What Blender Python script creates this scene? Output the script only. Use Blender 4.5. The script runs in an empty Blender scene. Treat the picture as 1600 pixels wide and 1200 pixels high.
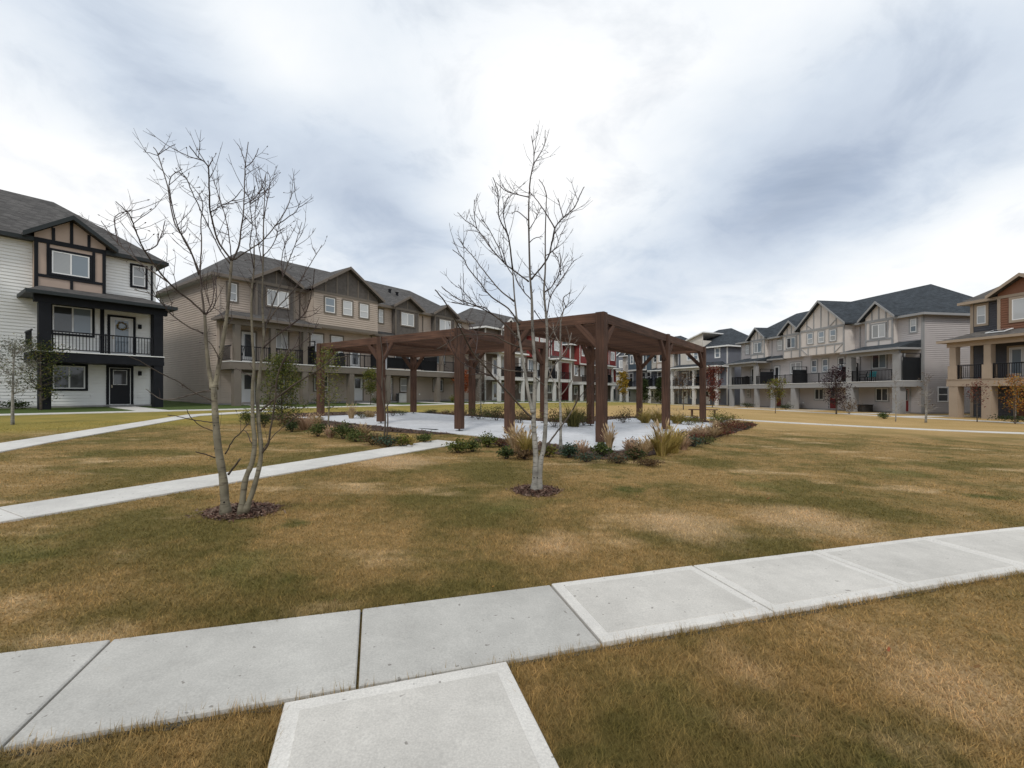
import bpy, math, random
import numpy as np
from mathutils import Vector, Matrix

S = bpy.context.scene
COL = S.collection
R = math.radians
random.seed(7)
RNG = np.random.default_rng(11)

# ------------------------------------------------------------------ camera
cam = bpy.data.cameras.new('camera'); cam_o = bpy.data.objects.new('camera', cam); COL.objects.link(cam_o)
cam.lens = 16.0; cam.sensor_width = 36.0; cam.shift_y = 0.00875
cam.clip_start = 0.05; cam.clip_end = 3000
cam_o.location = (0, 0, 1.5); cam_o.rotation_euler = (R(90), 0, 0)
S.camera = cam_o
S.render.resolution_x = 1024; S.render.resolution_y = 768

# ------------------------------------------------------------------ world: pale Nishita sky behind broken stratus cloud
W = bpy.data.worlds.new('World'); S.world = W; W.use_nodes = True
SUN_AZ, SUN_EL = -168.0, 48.0          # degrees from the view direction (+Y), positive to the right

def build_world():
    nt = W.node_tree; N = nt.nodes; L = nt.links; N.clear()
    def math_(op, a, b=None, c=None):
        n = N.new('ShaderNodeMath'); n.operation = op
        for i, v in enumerate((a, b, c)):
            if v is None: continue
            if isinstance(v, (int, float)): n.inputs[i].default_value = v
            else: L.new(v, n.inputs[i])
        return n.outputs[0]
    out = N.new('ShaderNodeOutputWorld')
    sky = N.new('ShaderNodeTexSky'); sky.sky_type = 'NISHITA'; sky.sun_disc = False
    sky.sun_elevation = R(SUN_EL); sky.sun_rotation = R(SUN_AZ)
    b1 = N.new('ShaderNodeBackground'); b1.inputs[1].default_value = 0.10
    L.new(sky.outputs[0], b1.inputs[0])
    tc = N.new('ShaderNodeTexCoord'); sx = N.new('ShaderNodeSeparateXYZ'); L.new(tc.outputs['Generated'], sx.inputs[0])
    x, y, z = sx.outputs
    zz = math_('ADD', math_('MAXIMUM', z, 0.0), 0.28)
    cx = N.new('ShaderNodeCombineXYZ'); L.new(math_('DIVIDE', x, zz), cx.inputs[0]); L.new(math_('DIVIDE', y, zz), cx.inputs[1])
    def noise(vec, scale, detail, rough=0.5, dist=0.0):
        n = N.new('ShaderNodeTexNoise'); n.inputs['Scale'].default_value = scale; n.inputs['Detail'].default_value = detail
        n.inputs['Roughness'].default_value = rough; n.inputs['Distortion'].default_value = dist
        L.new(vec, n.inputs['Vector']); return n
    mp = N.new('ShaderNodeMapping'); mp.inputs['Rotation'].default_value = (0, 0, R(-32)); mp.inputs['Scale'].default_value = (0.7, 1.0, 1)
    mp.inputs['Location'].default_value = (3.1, 1.7, 0); L.new(cx.outputs[0], mp.inputs[0])
    n1 = noise(mp.outputs[0], 1.0, 6, 0.58, 0.35)
    n2 = noise(cx.outputs[0], 2.9, 6, 0.6, 0.4)
    # cloud banks of this sky, in azimuth / elevation, with soft warped edges
    az = math_('ARCTAN2', x, y); el = math_('ARCSINE', z)
    wn = noise(mp.outputs[0], 0.9, 2, 0.55)
    ws = N.new('ShaderNodeSeparateColor'); L.new(wn.outputs['Color'], ws.inputs[0])
    ae = N.new('ShaderNodeCombineXYZ')
    L.new(math_('ADD', az, math_('MULTIPLY', math_('SUBTRACT', ws.outputs[0], 0.5), 0.36)), ae.inputs[0])
    L.new(math_('ADD', el, math_('MULTIPLY', math_('SUBTRACT', ws.outputs[1], 0.5), 0.20)), ae.inputs[1])
    val = math_('MULTIPLY_ADD', n1.outputs[0], 0.72, 0.69 - 0.36 - 0.16)
    val = math_('MULTIPLY_ADD', n2.outputs[0], 0.32, val)
    for (a, e, sa, se, rot, w) in BANKS:
        t = N.new('ShaderNodeMapping'); t.vector_type = 'TEXTURE'; t.inputs['Location'].default_value = (R(a), R(e), 0)
        t.inputs['Rotation'].default_value = (0, 0, R(rot)); t.inputs['Scale'].default_value = (R(sa) * 2.2, R(se) * 2.2, 1); L.new(ae.outputs[0], t.inputs[0])
        gr = N.new('ShaderNodeTexGradient'); gr.gradient_type = 'QUADRATIC_SPHERE'; L.new(t.outputs[0], gr.inputs[0])
        val = math_('MULTIPLY_ADD', gr.outputs['Fac'], w * 1.25, val)
    ramp = N.new('ShaderNodeValToRGB'); L.new(val, ramp.inputs[0])
    E = ramp.color_ramp.elements
    E[0].position = 0.12; E[0].color = (0.35, 0.41, 0.51, 1)
    E[1].position = 1.02; E[1].color = (0.97, 0.975, 0.98, 1)
    for p, c in ((0.34, (0.45, 0.52, 0.635, 1)), (0.56, (0.62, 0.69, 0.785, 1)), (0.76, (0.80, 0.845, 0.895, 1))):
        e = E.new(p); e.color = c
    b2 = N.new('ShaderNodeBackground'); b2.inputs[1].default_value = 1.0; L.new(ramp.outputs[0], b2.inputs[0])
    # thin places in the deck let a little blue through
    cov = N.new('ShaderNodeMapRange'); cov.inputs[1].default_value = 0.30; cov.inputs[2].default_value = 0.50
    cov.inputs[3].default_value = 0.80; cov.inputs[4].default_value = 1.0; L.new(n2.outputs[0], cov.inputs[0])
    mx = N.new('ShaderNodeMixShader'); L.new(cov.outputs[0], mx.inputs[0]); L.new(b1.outputs[0], mx.inputs[1]); L.new(b2.outputs[0], mx.inputs[2])
    L.new(mx.outputs[0], out.inputs[0])

# (azimuth, elevation, half width, half height, tilt, brightness)
BANKS = [
    (5, 22, 13, 13, 10, 0.34), (22, 33, 24, 8, 12, 0.22), (-46, 17, 16, 7, 0, 0.42), (-27, 31, 9, 6, -35, 0.20),
    (-15, 21, 17, 7, -18, -0.26), (-34, 25, 20, 5, -18, -0.22), (27, 19, 24, 5, 16, -0.30), (14, 11, 16, 3, 8, -0.14),
    (45, 13, 14, 4.5, 12, 0.42), (36, 29, 12, 5, 20, -0.08), (-6, 9, 16, 4, 0, 0.12), (24, 8, 16, 3, 6, 0.18),
]
build_world()

sun = bpy.data.lights.new('sun', 'SUN'); sun.energy = 1.5; sun.angle = R(12); sun.color = (1.0, 0.95, 0.88)
sun_o = bpy.data.objects.new('sun', sun); COL.objects.link(sun_o)
d = Vector((math.sin(R(SUN_AZ)) * math.cos(R(SUN_EL)), math.cos(R(SUN_AZ)) * math.cos(R(SUN_EL)), math.sin(R(SUN_EL))))
sun_o.rotation_euler = d.to_track_quat('Z', 'Y').to_euler(); sun_o.location = (-30, 10, 40)

S.view_settings.view_transform = 'Standard'; S.view_settings.look = 'None'
S.view_settings.exposure = 0.12; S.view_settings.gamma = 1.0
try: S.view_settings.use_curve_mapping = False
except Exception: pass

# ------------------------------------------------------------------ lie of the land
def sstep(a, b, x):
    t = np.clip((x - a) / (b - a), 0, 1); return t * t * (3 - 2 * t)
def gz(x, y):
    x = np.asarray(x, float); y = np.asarray(y, float)
    xx = np.clip(x, -60, 60); yy = np.where(y < 45, np.maximum(y, -30), 45 + (np.minimum(y, 300) - 45) * 0.15)
    p = -0.0214 * xx + 0.0112 * yy
    k = sstep(13, 28, x)
    r = p * (1 - k) + (-0.24) * k
    return float(r) if r.ndim == 0 else r

# ------------------------------------------------------------------ material kit
MATS = {}
def nodes_of(name):
    m = bpy.data.materials.new(name); m.use_nodes = True
    nt = m.node_tree; b = nt.nodes['Principled BSDF']; MATS[name] = m
    return m, nt, nt.nodes, nt.links, b
def mixrgb(N, L, fac, a, b, mode='MIX'):
    n = N.new('ShaderNodeMix'); n.data_type = 'RGBA'; n.blend_type = mode
    for sock, v in ((n.inputs[0], fac), (n.inputs[6], a), (n.inputs[7], b)):
        if isinstance(v, (int, float)): sock.default_value = v
        elif isinstance(v, tuple): sock.default_value = v if len(v) == 4 else (*v, 1)
        else: L.new(v, sock)
    return n.outputs[2]
def pm(name, col, rough=0.75, var=0.12, scale=3.0, bump=0.0, bscale=60, spec=0.3, metal=0.0, stretch=(1, 1, 1), fine=0.0):
    m, nt, N, L, b = nodes_of(name)
    tc = N.new('ShaderNodeTexCoord'); mp = N.new('ShaderNodeMapping'); mp.inputs['Scale'].default_value = stretch
    L.new(tc.outputs['Object'], mp.inputs[0])
    n = N.new('ShaderNodeTexNoise'); n.inputs['Scale'].default_value = scale; n.inputs['Detail'].default_value = 5; L.new(mp.outputs[0], n.inputs['Vector'])
    mr = N.new('ShaderNodeMapRange'); mr.inputs[1].default_value = 0.25; mr.inputs[2].default_value = 0.75; L.new(n.outputs[0], mr.inputs[0])
    lo = tuple(c * (1 - var) for c in col); hi = tuple(min(1, c * (1 + var)) for c in col)
    c = mixrgb(N, L, mr.outputs[0], lo, hi)
    if fine:
        f = N.new('ShaderNodeTexNoise'); f.inputs['Scale'].default_value = bscale; f.inputs['Detail'].default_value = 3; L.new(mp.outputs[0], f.inputs['Vector'])
        fr = N.new('ShaderNodeMapRange'); fr.inputs[1].default_value = 0.3; fr.inputs[2].default_value = 0.7; fr.inputs[3].default_value = 1 - fine; fr.inputs[4].default_value = 1 + fine
        L.new(f.outputs[0], fr.inputs[0])
        vm = N.new('ShaderNodeVectorMath'); vm.operation = 'SCALE'; L.new(c, vm.inputs[0]); L.new(fr.outputs[0], vm.inputs['Scale']); c = vm.outputs[0]
    L.new(c, b.inputs['Base Color']); b.inputs['Roughness'].default_value = rough
    b.inputs['Specular IOR Level'].default_value = spec; b.inputs['Metallic'].default_value = metal
    if bump:
        bn = N.new('ShaderNodeTexNoise'); bn.inputs['Scale'].default_value = bscale; bn.inputs['Detail'].default_value = 4; L.new(mp.outputs[0], bn.inputs['Vector'])
        bp = N.new('ShaderNodeBump'); bp.inputs['Strength'].default_value = bump; bp.inputs['Distance'].default_value = 0.01
        L.new(bn.outputs[0], bp.inputs['Height']); L.new(bp.outputs[0], b.inputs['Normal'])
    return m
def leafmat(name, cols, rough=0.6, transl=0.25):
    m, nt, N, L, b = nodes_of(name)
    g = N.new('ShaderNodeNewGeometry'); r = N.new('ShaderNodeValToRGB'); L.new(g.outputs['Random Per Island'], r.inputs[0])
    E = r.color_ramp.elements
    E[0].color = (*cols[0], 1); E[1].color = (*cols[-1], 1)
    for i, c in enumerate(cols[1:-1]): e = E.new((i + 1) / (len(cols) - 1)); e.color = (*c, 1)
    L.new(r.outputs[0], b.inputs['Base Color']); b.inputs['Roughness'].default_value = rough; b.inputs['Specular IOR Level'].default_value = 0.2
    t = N.new('ShaderNodeBsdfTranslucent'); L.new(r.outputs[0], t.inputs[0])
    mx = N.new('ShaderNodeMixShader'); mx.inputs[0].default_value = transl
    out = N['Material Output']; L.new(b.outputs[0], mx.inputs[1]); L.new(t.outputs[0], mx.inputs[2]); L.new(mx.outputs[0], out.inputs[0])
    return m
def roofmat(name, col):
    m, nt, N, L, b = nodes_of(name)
    tc = N.new('ShaderNodeTexCoord'); sp = N.new('ShaderNodeSeparateXYZ'); L.new(tc.outputs['Object'], sp.inputs[0])
    ad = N.new('ShaderNodeMath'); ad.operation = 'ADD'; L.new(sp.outputs[0], ad.inputs[0]); L.new(sp.outputs[1], ad.inputs[1])
    cb = N.new('ShaderNodeCombineXYZ'); L.new(ad.outputs[0], cb.inputs[0]); L.new(sp.outputs[2], cb.inputs[1])
    br = N.new('ShaderNodeTexBrick'); br.inputs['Scale'].default_value = 1.0; br.inputs['Brick Width'].default_value = 0.32; br.inputs['Row Height'].default_value = 0.075
    br.inputs['Mortar Size'].default_value = 0.006; br.inputs['Bias'].default_value = 0.0
    br.inputs['Color1'].default_value = (*[c * 0.7 for c in col], 1); br.inputs['Color2'].default_value = (*[c * 1.35 for c in col], 1); br.inputs['Mortar'].default_value = (*[c * 0.55 for c in col], 1)
    L.new(cb.outputs[0], br.inputs['Vector'])
    n = N.new('ShaderNodeTexNoise'); n.inputs['Scale'].default_value = 0.9; n.inputs['Detail'].default_value = 6; L.new(tc.outputs['Object'], n.inputs['Vector'])
    mr = N.new('ShaderNodeMapRange'); mr.inputs[3].default_value = 0.75; mr.inputs[4].default_value = 1.25; L.new(n.outputs[0], mr.inputs[0])
    vm = N.new('ShaderNodeVectorMath'); vm.operation = 'SCALE'; L.new(br.outputs[0], vm.inputs[0]); L.new(mr.outputs[0], vm.inputs['Scale'])
    L.new(vm.outputs[0], b.inputs['Base Color']); b.inputs['Roughness'].default_value = 0.9; b.inputs['Specular IOR Level'].default_value = 0.25
    bp = N.new('ShaderNodeBump'); bp.inputs['Strength'].default_value = 0.6; bp.inputs['Distance'].default_value = 0.02; L.new(br.outputs['Fac'], bp.inputs['Height']); bp.invert = True
    L.new(bp.outputs[0], b.inputs['Normal'])
    return m
def glassmat(name, col, rough=0.04):
    m, nt, N, L, b = nodes_of(name)
    b.inputs['Base Color'].default_value = (*col, 1); b.inputs['Roughness'].default_value = 0.5; b.inputs['Specular IOR Level'].default_value = 0.5
    b.inputs['Coat Weight'].default_value = 1.0; b.inputs['Coat Roughness'].default_value = rough; b.inputs['Coat IOR'].default_value = 1.65
    tc = N.new('ShaderNodeTexCoord'); n = N.new('ShaderNodeTexNoise'); n.inputs['Scale'].default_value = 0.7; L.new(tc.outputs['Object'], n.inputs['Vector'])
    bp = N.new('ShaderNodeBump'); bp.inputs['Strength'].default_value = 0.05; L.new(n.outputs[0], bp.inputs['Height']); L.new(bp.outputs[0], b.inputs['Coat Normal'])
    return m
def blindmat(name, col):
    m = glassmat(name, col); nt = m.node_tree; N = nt.nodes; L = nt.links; b = N['Principled BSDF']
    tc = N.new('ShaderNodeTexCoord'); w = N.new('ShaderNodeTexWave'); w.bands_direction = 'Z'; w.inputs['Scale'].default_value = 5.0; L.new(tc.outputs['Object'], w.inputs['Vector'])
    c = mixrgb(N, L, w.outputs['Fac'], tuple(v * 0.82 for v in col), col); L.new(c, b.inputs['Base Color'])
    return m

def lawn_nodes(N, L, rnd=None):
    """Autumn lawn colour from world position: straw, tan and olive patches."""
    g = N.new('ShaderNodeNewGeometry'); p = g.outputs['Position']
    def noise(scale, detail=4, off=0, sx=1, sy=1):
        mp = N.new('ShaderNodeMapping'); mp.inputs['Location'].default_value = (off, off * 1.7, 0); mp.inputs['Scale'].default_value = (sx, sy, 0); L.new(p, mp.inputs[0])
        n = N.new('ShaderNodeTexNoise'); n.inputs['Scale'].default_value = scale; n.inputs['Detail'].default_value = detail; n.inputs['Roughness'].default_value = 0.6
        L.new(mp.outputs[0], n.inputs['Vector']); return n.outputs[0]
    def ramp(v, a, b_):
        m = N.new('ShaderNodeMapRange'); m.interpolation_type = 'SMOOTHSTEP'; m.inputs[1].default_value = a; m.inputs[2].default_value = b_; L.new(v, m.inputs[0]); return m.outputs[0]
    olive = (0.185, 0.148, 0.050); straw = (0.385, 0.255, 0.110); tan = (0.62, 0.44, 0.25); green = (0.135, 0.132, 0.042)
    c = mixrgb(N, L, ramp(noise(0.55, 5, 3.3), 0.38, 0.60), olive, straw)
    c = mixrgb(N, L, ramp(noise(0.75, 5, 9.1, 0.7, 1.4), 0.54, 0.74), c, tan)
    c = mixrgb(N, L, ramp(noise(0.9, 5, 21.0), 0.58, 0.74), c, green)
    c = mixrgb(N, L, ramp(noise(7.0, 3, 5.0), 0.30, 0.75), mixrgb(N, L, 1.0, c, (0.72, 0.74, 0.70), 'MULTIPLY'), c)
    sep = N.new('ShaderNodeSeparateXYZ'); L.new(p, sep.inputs[0])
    n40 = noise(0.5, 2, 40)
    def lin(ax, ay, k, a, b_):      # smooth mask along a world direction
        m1 = N.new('ShaderNodeMath'); m1.operation = 'MULTIPLY'; m1.inputs[1].default_value = ax; L.new(sep.outputs[0], m1.inputs[0])
        m2 = N.new('ShaderNodeMath'); m2.operation = 'MULTIPLY_ADD'; m2.inputs[1].default_value = ay; L.new(sep.outputs[1], m2.inputs[0]); L.new(m1.outputs[0], m2.inputs[2])
        nn = N.new('ShaderNodeMath'); nn.operation = 'MULTIPLY_ADD'; nn.inputs[1].default_value = k; L.new(n40, nn.inputs[0]); L.new(m2.outputs[0], nn.inputs[2])
        return ramp(nn.outputs[0], a, b_)
    # the strip watered along the left-hand houses stays green; distant common is bleached straw
    far = lin(0.1, 1.0, 3.0, 17, 26)
    c = mixrgb(N, L, far, c, mixrgb(N, L, ramp(noise(0.3, 4, 77), 0.3, 0.7), (0.50, 0.335, 0.150), (0.40, 0.275, 0.110)))
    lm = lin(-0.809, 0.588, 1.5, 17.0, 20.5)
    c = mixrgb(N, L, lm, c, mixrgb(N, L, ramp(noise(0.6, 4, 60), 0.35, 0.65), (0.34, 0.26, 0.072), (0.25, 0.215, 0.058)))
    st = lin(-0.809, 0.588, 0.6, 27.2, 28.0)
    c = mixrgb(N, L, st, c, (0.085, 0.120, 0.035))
    # small tufts of clover green
    tn = noise(2.4, 3, 4.0)
    fl = N.new('ShaderNodeVectorMath'); fl.operation = 'MULTIPLY'; fl.inputs[1].default_value = (1, 1, 0); L.new(p, fl.inputs[0])
    for (x, y, r, kc) in ((4.0, 7.4, 0.5, 0), (7.6, 9.1, 0.6, 0), (-2.2, 3.7, 0.5, 0), (-4.6, 3.7, 0.8, 0), (0.0, 5.7, 0.4, 0), (5.6, 13.6, 0.7, 0), (0.75, 2.25, 0.25, 0),
                          (1.95, 5.1, 0.7, 1), (3.5, 5.4, 0.8, 1), (1.25, 2.45, 0.22, 1), (2.3, 2.45, 0.5, 1), (-2.3, 9.0, 0.9, 1), (0.4, 4.4, 0.4, 1)):
        d = N.new('ShaderNodeVectorMath'); d.operation = 'DISTANCE'; d.inputs[1].default_value = (x, y, 0); L.new(fl.outputs[0], d.inputs[0])
        a = N.new('ShaderNodeMath'); a.operation = 'MULTIPLY_ADD'; a.inputs[1].default_value = 0.9; L.new(tn, a.inputs[0]); L.new(d.outputs['Value'], a.inputs[2])
        k = N.new('ShaderNodeMapRange'); k.interpolation_type = 'SMOOTHSTEP'; k.inputs[1].default_value = r + 0.60; k.inputs[2].default_value = r - 0.10; k.inputs[4].default_value = 0.6; k.inputs[3].default_value = 0.0
        L.new(a.outputs[0], k.inputs[0]); c = mixrgb(N, L, k.outputs[0], c, (0.135, 0.145, 0.045) if kc == 0 else (0.62, 0.44, 0.265))
    return c, noise

def make_lawn_mats():
    m, nt, N, L, b = nodes_of('lawn_soil')
    c, noise = lawn_nodes(N, L)
    f = N.new('ShaderNodeMapRange'); f.inputs[1].default_value = 0.3; f.inputs[2].default_value = 0.7; f.inputs[3].default_value = 0.58; f.inputs[4].default_value = 1.22
    L.new(noise(48, 5, 1), f.inputs[0])
    vm = N.new('ShaderNodeVectorMath'); vm.operation = 'SCALE'; L.new(c, vm.inputs[0]); L.new(f.outputs[0], vm.inputs['Scale'])
    L.new(vm.outputs[0], b.inputs['Base Color']); b.inputs['Roughness'].default_value = 0.95; b.inputs['Specular IOR Level'].default_value = 0.1
    bp = N.new('ShaderNodeBump'); bp.inputs['Strength'].default_value = 0.9; bp.inputs['Distance'].default_value = 0.03; L.new(noise(38, 5, 2), bp.inputs['Height']); L.new(bp.outputs[0], b.inputs['Normal'])
    m, nt, N, L, b = nodes_of('lawn_blade')
    c, noise = lawn_nodes(N, L)
    g = N.new('ShaderNodeNewGeometry')
    r = N.new('ShaderNodeValToRGB'); L.new(g.outputs['Random Per Island'], r.inputs[0]); E = r.color_ramp.elements
    E[0].color = (0.72, 0.74, 0.62, 1); E[1].color = (1.9, 1.78, 1.62, 1); e = E.new(0.55); e.color = (1.12, 1.12, 1.08, 1); e = E.new(0.82); e.color = (1.45, 1.38, 1.2, 1)
    c = mixrgb(N, L, 1.0, c, r.outputs[0], 'MULTIPLY')
    L.new(c, b.inputs['Base Color']); b.inputs['Roughness'].default_value = 0.7; b.inputs['Specular IOR Level'].default_value = 0.15
    t = N.new('ShaderNodeBsdfTranslucent'); L.new(c, t.inputs[0]); mx = N.new('ShaderNodeMixShader'); mx.inputs[0].default_value = 0.35
    L.new(b.outputs[0], mx.inputs[1]); L.new(t.outputs[0], mx.inputs[2]); L.new(mx.outputs[0], N['Material Output'].inputs[0])
make_lawn_mats()

def concrete(name, col, stain=0.10, border=False):
    m, nt, N, L, b = nodes_of(name)
    g = N.new('ShaderNodeNewGeometry')
    def noise(scale, detail=5, rough=0.6):
        n = N.new('ShaderNodeTexNoise'); n.inputs['Scale'].default_value = scale; n.inputs['Detail'].default_value = detail; n.inputs['Roughness'].default_value = rough
        L.new(g.outputs['Position'], n.inputs['Vector']); return n.outputs[0]
    def mr(v, a, b_, c, d):
        k = N.new('ShaderNodeMapRange'); k.inputs[1].default_value = a; k.inputs[2].default_value = b_; k.inputs[3].default_value = c; k.inputs[4].default_value = d; L.new(v, k.inputs[0]); return k.outputs[0]
    def scale(c, s):
        vm = N.new('ShaderNodeVectorMath'); vm.operation = 'SCALE'; L.new(c, vm.inputs[0]); L.new(s, vm.inputs['Scale']); return vm.outputs[0]
    c = mixrgb(N, L, mr(noise(1.3), 0.3, 0.7, 0, 1), tuple(v * (1 - stain) for v in col), tuple(v * (1 + stain * 0.6) for v in col))
    c = scale(c, mr(noise(6, 6, 0.7), 0.3, 0.7, 0.90, 1.07)); c = scale(c, mr(noise(110, 3), 0.3, 0.7, 0.86, 1.12))
    oi = N.new('ShaderNodeObjectInfo'); c = scale(c, mr(oi.outputs['Random'], 0, 1, 0.955, 1.04))
    # sparse dark specks and a little rust staining
    c = mixrgb(N, L, mr(noise(24, 2, 0.4), 0.72, 0.75, 0, 0.6), c, (0.10, 0.085, 0.07))
    c = mixrgb(N, L, mr(noise(3.1, 6, 0.7), 0.66, 0.78, 0, 0.35), c, (0.36, 0.27, 0.16))
    L.new(c, b.inputs['Base Color']); b.inputs['Roughness'].default_value = 0.85; b.inputs['Specular IOR Level'].default_value = 0.25
    bp = N.new('ShaderNodeBump'); bp.inputs['Strength'].default_value = 0.25; bp.inputs['Distance'].default_value = 0.004
    mp = N.new('ShaderNodeMapping'); mp.inputs['Rotation'].default_value = (0, 0, R(16)); mp.inputs['Scale'].default_value = (60, 420, 1); L.new(g.outputs['Position'], mp.inputs[0])
    bn = N.new('ShaderNodeTexNoise'); bn.inputs['Scale'].default_value = 1.0; bn.inputs['Detail'].default_value = 3; L.new(mp.outputs[0], bn.inputs['Vector'])
    L.new(bn.outputs[0], bp.inputs['Height']); L.new(bp.outputs[0], b.inputs['Normal'])
    return m
concrete('concrete', (0.53, 0.505, 0.46), 0.12)
concrete('concrete_weathered', (0.455, 0.44, 0.405), 0.17)
concrete('concrete_trowelled', (0.60, 0.575, 0.53), 0.08)
concrete('concrete_pad', (0.60, 0.61, 0.625), 0.12)
concrete('concrete_old', (0.58, 0.56, 0.52), 0.12)
pm('joint_dirt_edge_shade', (0.07, 0.065, 0.05), 1.0, 0.3, 20)  # dirt in the joints; also paints the shadow gap beside the sidewalk
pm('mulch', (0.060, 0.038, 0.026), 1.0, 0.55, 14, 0.9, 45, fine=0.4)
leafmat('mulch_chip', [(0.045, 0.022, 0.016), (0.09, 0.045, 0.032), (0.14, 0.085, 0.06), (0.20, 0.145, 0.11)], 0.9, 0.0)
leafmat('fallen_leaf', [(0.22, 0.03, 0.02), (0.30, 0.17, 0.04), (0.12, 0.06, 0.03)], 0.7, 0.1)

def woodmat(name, col, hi):
    m, nt, N, L, b = nodes_of(name)
    tc = N.new('ShaderNodeTexCoord'); mp = N.new('ShaderNodeMapping'); mp.inputs['Scale'].default_value = (0.6, 26, 26); L.new(tc.outputs['Object'], mp.inputs[0])
    n = N.new('ShaderNodeTexNoise'); n.inputs['Scale'].default_value = 1.6; n.inputs['Detail'].default_value = 6; n.inputs['Distortion'].default_value = 0.6; L.new(mp.outputs[0], n.inputs['Vector'])
    n2 = N.new('ShaderNodeTexNoise'); n2.inputs['Scale'].default_value = 1.7; n2.inputs['Detail'].default_value = 4; L.new(tc.outputs['Object'], n2.inputs['Vector'])
    mr = N.new('ShaderNodeMapRange'); mr.inputs[1].default_value = 0.3; mr.inputs[2].default_value = 0.72; L.new(n.outputs[0], mr.inputs[0])
    c = mixrgb(N, L, mr.outputs[0], col, hi)
    mr2 = N.new('ShaderNodeMapRange'); mr2.inputs[1].default_value = 0.3; mr2.inputs[2].default_value = 0.7; mr2.inputs[3].default_value = 0.78; mr2.inputs[4].default_value = 1.22; L.new(n2.outputs[0], mr2.inputs[0])
    oi = N.new('ShaderNodeObjectInfo'); mr3 = N.new('ShaderNodeMapRange'); mr3.inputs[3].default_value = 0.8; mr3.inputs[4].default_value = 1.25; L.new(oi.outputs['Random'], mr3.inputs[0])
    mu = N.new('ShaderNodeMath'); mu.operation = 'MULTIPLY'; L.new(mr2.outputs[0], mu.inputs[0]); L.new(mr3.outputs[0], mu.inputs[1])
    vm = N.new('ShaderNodeVectorMath'); vm.operation = 'SCALE'; L.new(c, vm.inputs[0]); L.new(mu.outputs[0], vm.inputs['Scale'])
    L.new(vm.outputs[0], b.inputs['Base Color']); b.inputs['Roughness'].default_value = 0.72; b.inputs['Specular IOR Level'].default_value = 0.3
    bp = N.new('ShaderNodeBump'); bp.inputs['Strength'].default_value = 0.35; bp.inputs['Distance'].default_value = 0.006; L.new(n.outputs[0], bp.inputs['Height']); L.new(bp.outputs[0], b.inputs['Normal'])
woodmat('stained_wood', (0.036, 0.018, 0.0115), (0.125, 0.064, 0.041))
pm('galvanised', (0.18, 0.18, 0.18), 0.5, 0.2, 8, metal=0.7)

def barkmat(name, base, dark, lent=0.75):
    m, nt, N, L, b = nodes_of(name)
    tc = N.new('ShaderNodeTexCoord')
    mp = N.new('ShaderNodeMapping'); mp.inputs['Scale'].default_value = (9, 9, 42); L.new(tc.outputs['Object'], mp.inputs[0])
    n = N.new('ShaderNodeTexNoise'); n.inputs['Scale'].default_value = 1.0; n.inputs['Detail'].default_value = 5; L.new(mp.outputs[0], n.inputs['Vector'])
    n2 = N.new('ShaderNodeTexNoise'); n2.inputs['Scale'].default_value = 5.0; n2.inputs['Detail'].default_value = 5; L.new(tc.outputs['Object'], n2.inputs['Vector'])
    a = N.new('ShaderNodeMapRange'); a.inputs[1].default_value = 0.30; a.inputs[2].default_value = 0.72; L.new(n2.outputs[0], a.inputs[0])
    c = mixrgb(N, L, a.outputs[0], tuple(v * 0.45 for v in base), tuple(min(1, v * 1.25) for v in base))
    a2 = N.new('ShaderNodeMapRange'); a2.inputs[1].default_value = 0.56; a2.inputs[2].default_value = 0.66; a2.inputs[4].default_value = lent; L.new(n.outputs[0], a2.inputs[0])
    c = mixrgb(N, L, a2.outputs[0], c, dark)
    # young wood high in the tree is brown, the old bark below is pale
    sp = N.new('ShaderNodeSeparateXYZ'); L.new(tc.outputs['Object'], sp.inputs[0])
    hz = N.new('ShaderNodeMapRange'); hz.inputs[1].default_value = 1.6; hz.inputs[2].default_value = 3.4; hz.inputs[4].default_value = 0.8; L.new(sp.outputs[2], hz.inputs[0])
    c = mixrgb(N, L, hz.outputs[0], c, (0.055, 0.042, 0.035))
    L.new(c, b.inputs['Base Color']); b.inputs['Roughness'].default_value = 0.8; b.inputs['Specular IOR Level'].default_value = 0.25
    bp = N.new('ShaderNodeBump'); bp.inputs['Strength'].default_value = 0.5; bp.inputs['Distance'].default_value = 0.006; L.new(n.outputs[0], bp.inputs['Height']); L.new(bp.outputs[0], b.inputs['Normal'])
barkmat('bark_olive', (0.215, 0.19, 0.135), (0.075, 0.06, 0.045))
barkmat('bark_pale', (0.31, 0.295, 0.26), (0.09, 0.08, 0.07))
barkmat('bark_limb', (0.10, 0.080, 0.062), (0.07, 0.055, 0.045), 0.4)
pm('bark_twig', (0.055, 0.038, 0.034), 0.8, 0.3, 9)
pm('bark_twig_pale', (0.20, 0.175, 0.15), 0.8, 0.3, 9)
pm('knot', (0.03, 0.025, 0.02), 0.9, 0.3, 30)

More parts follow.
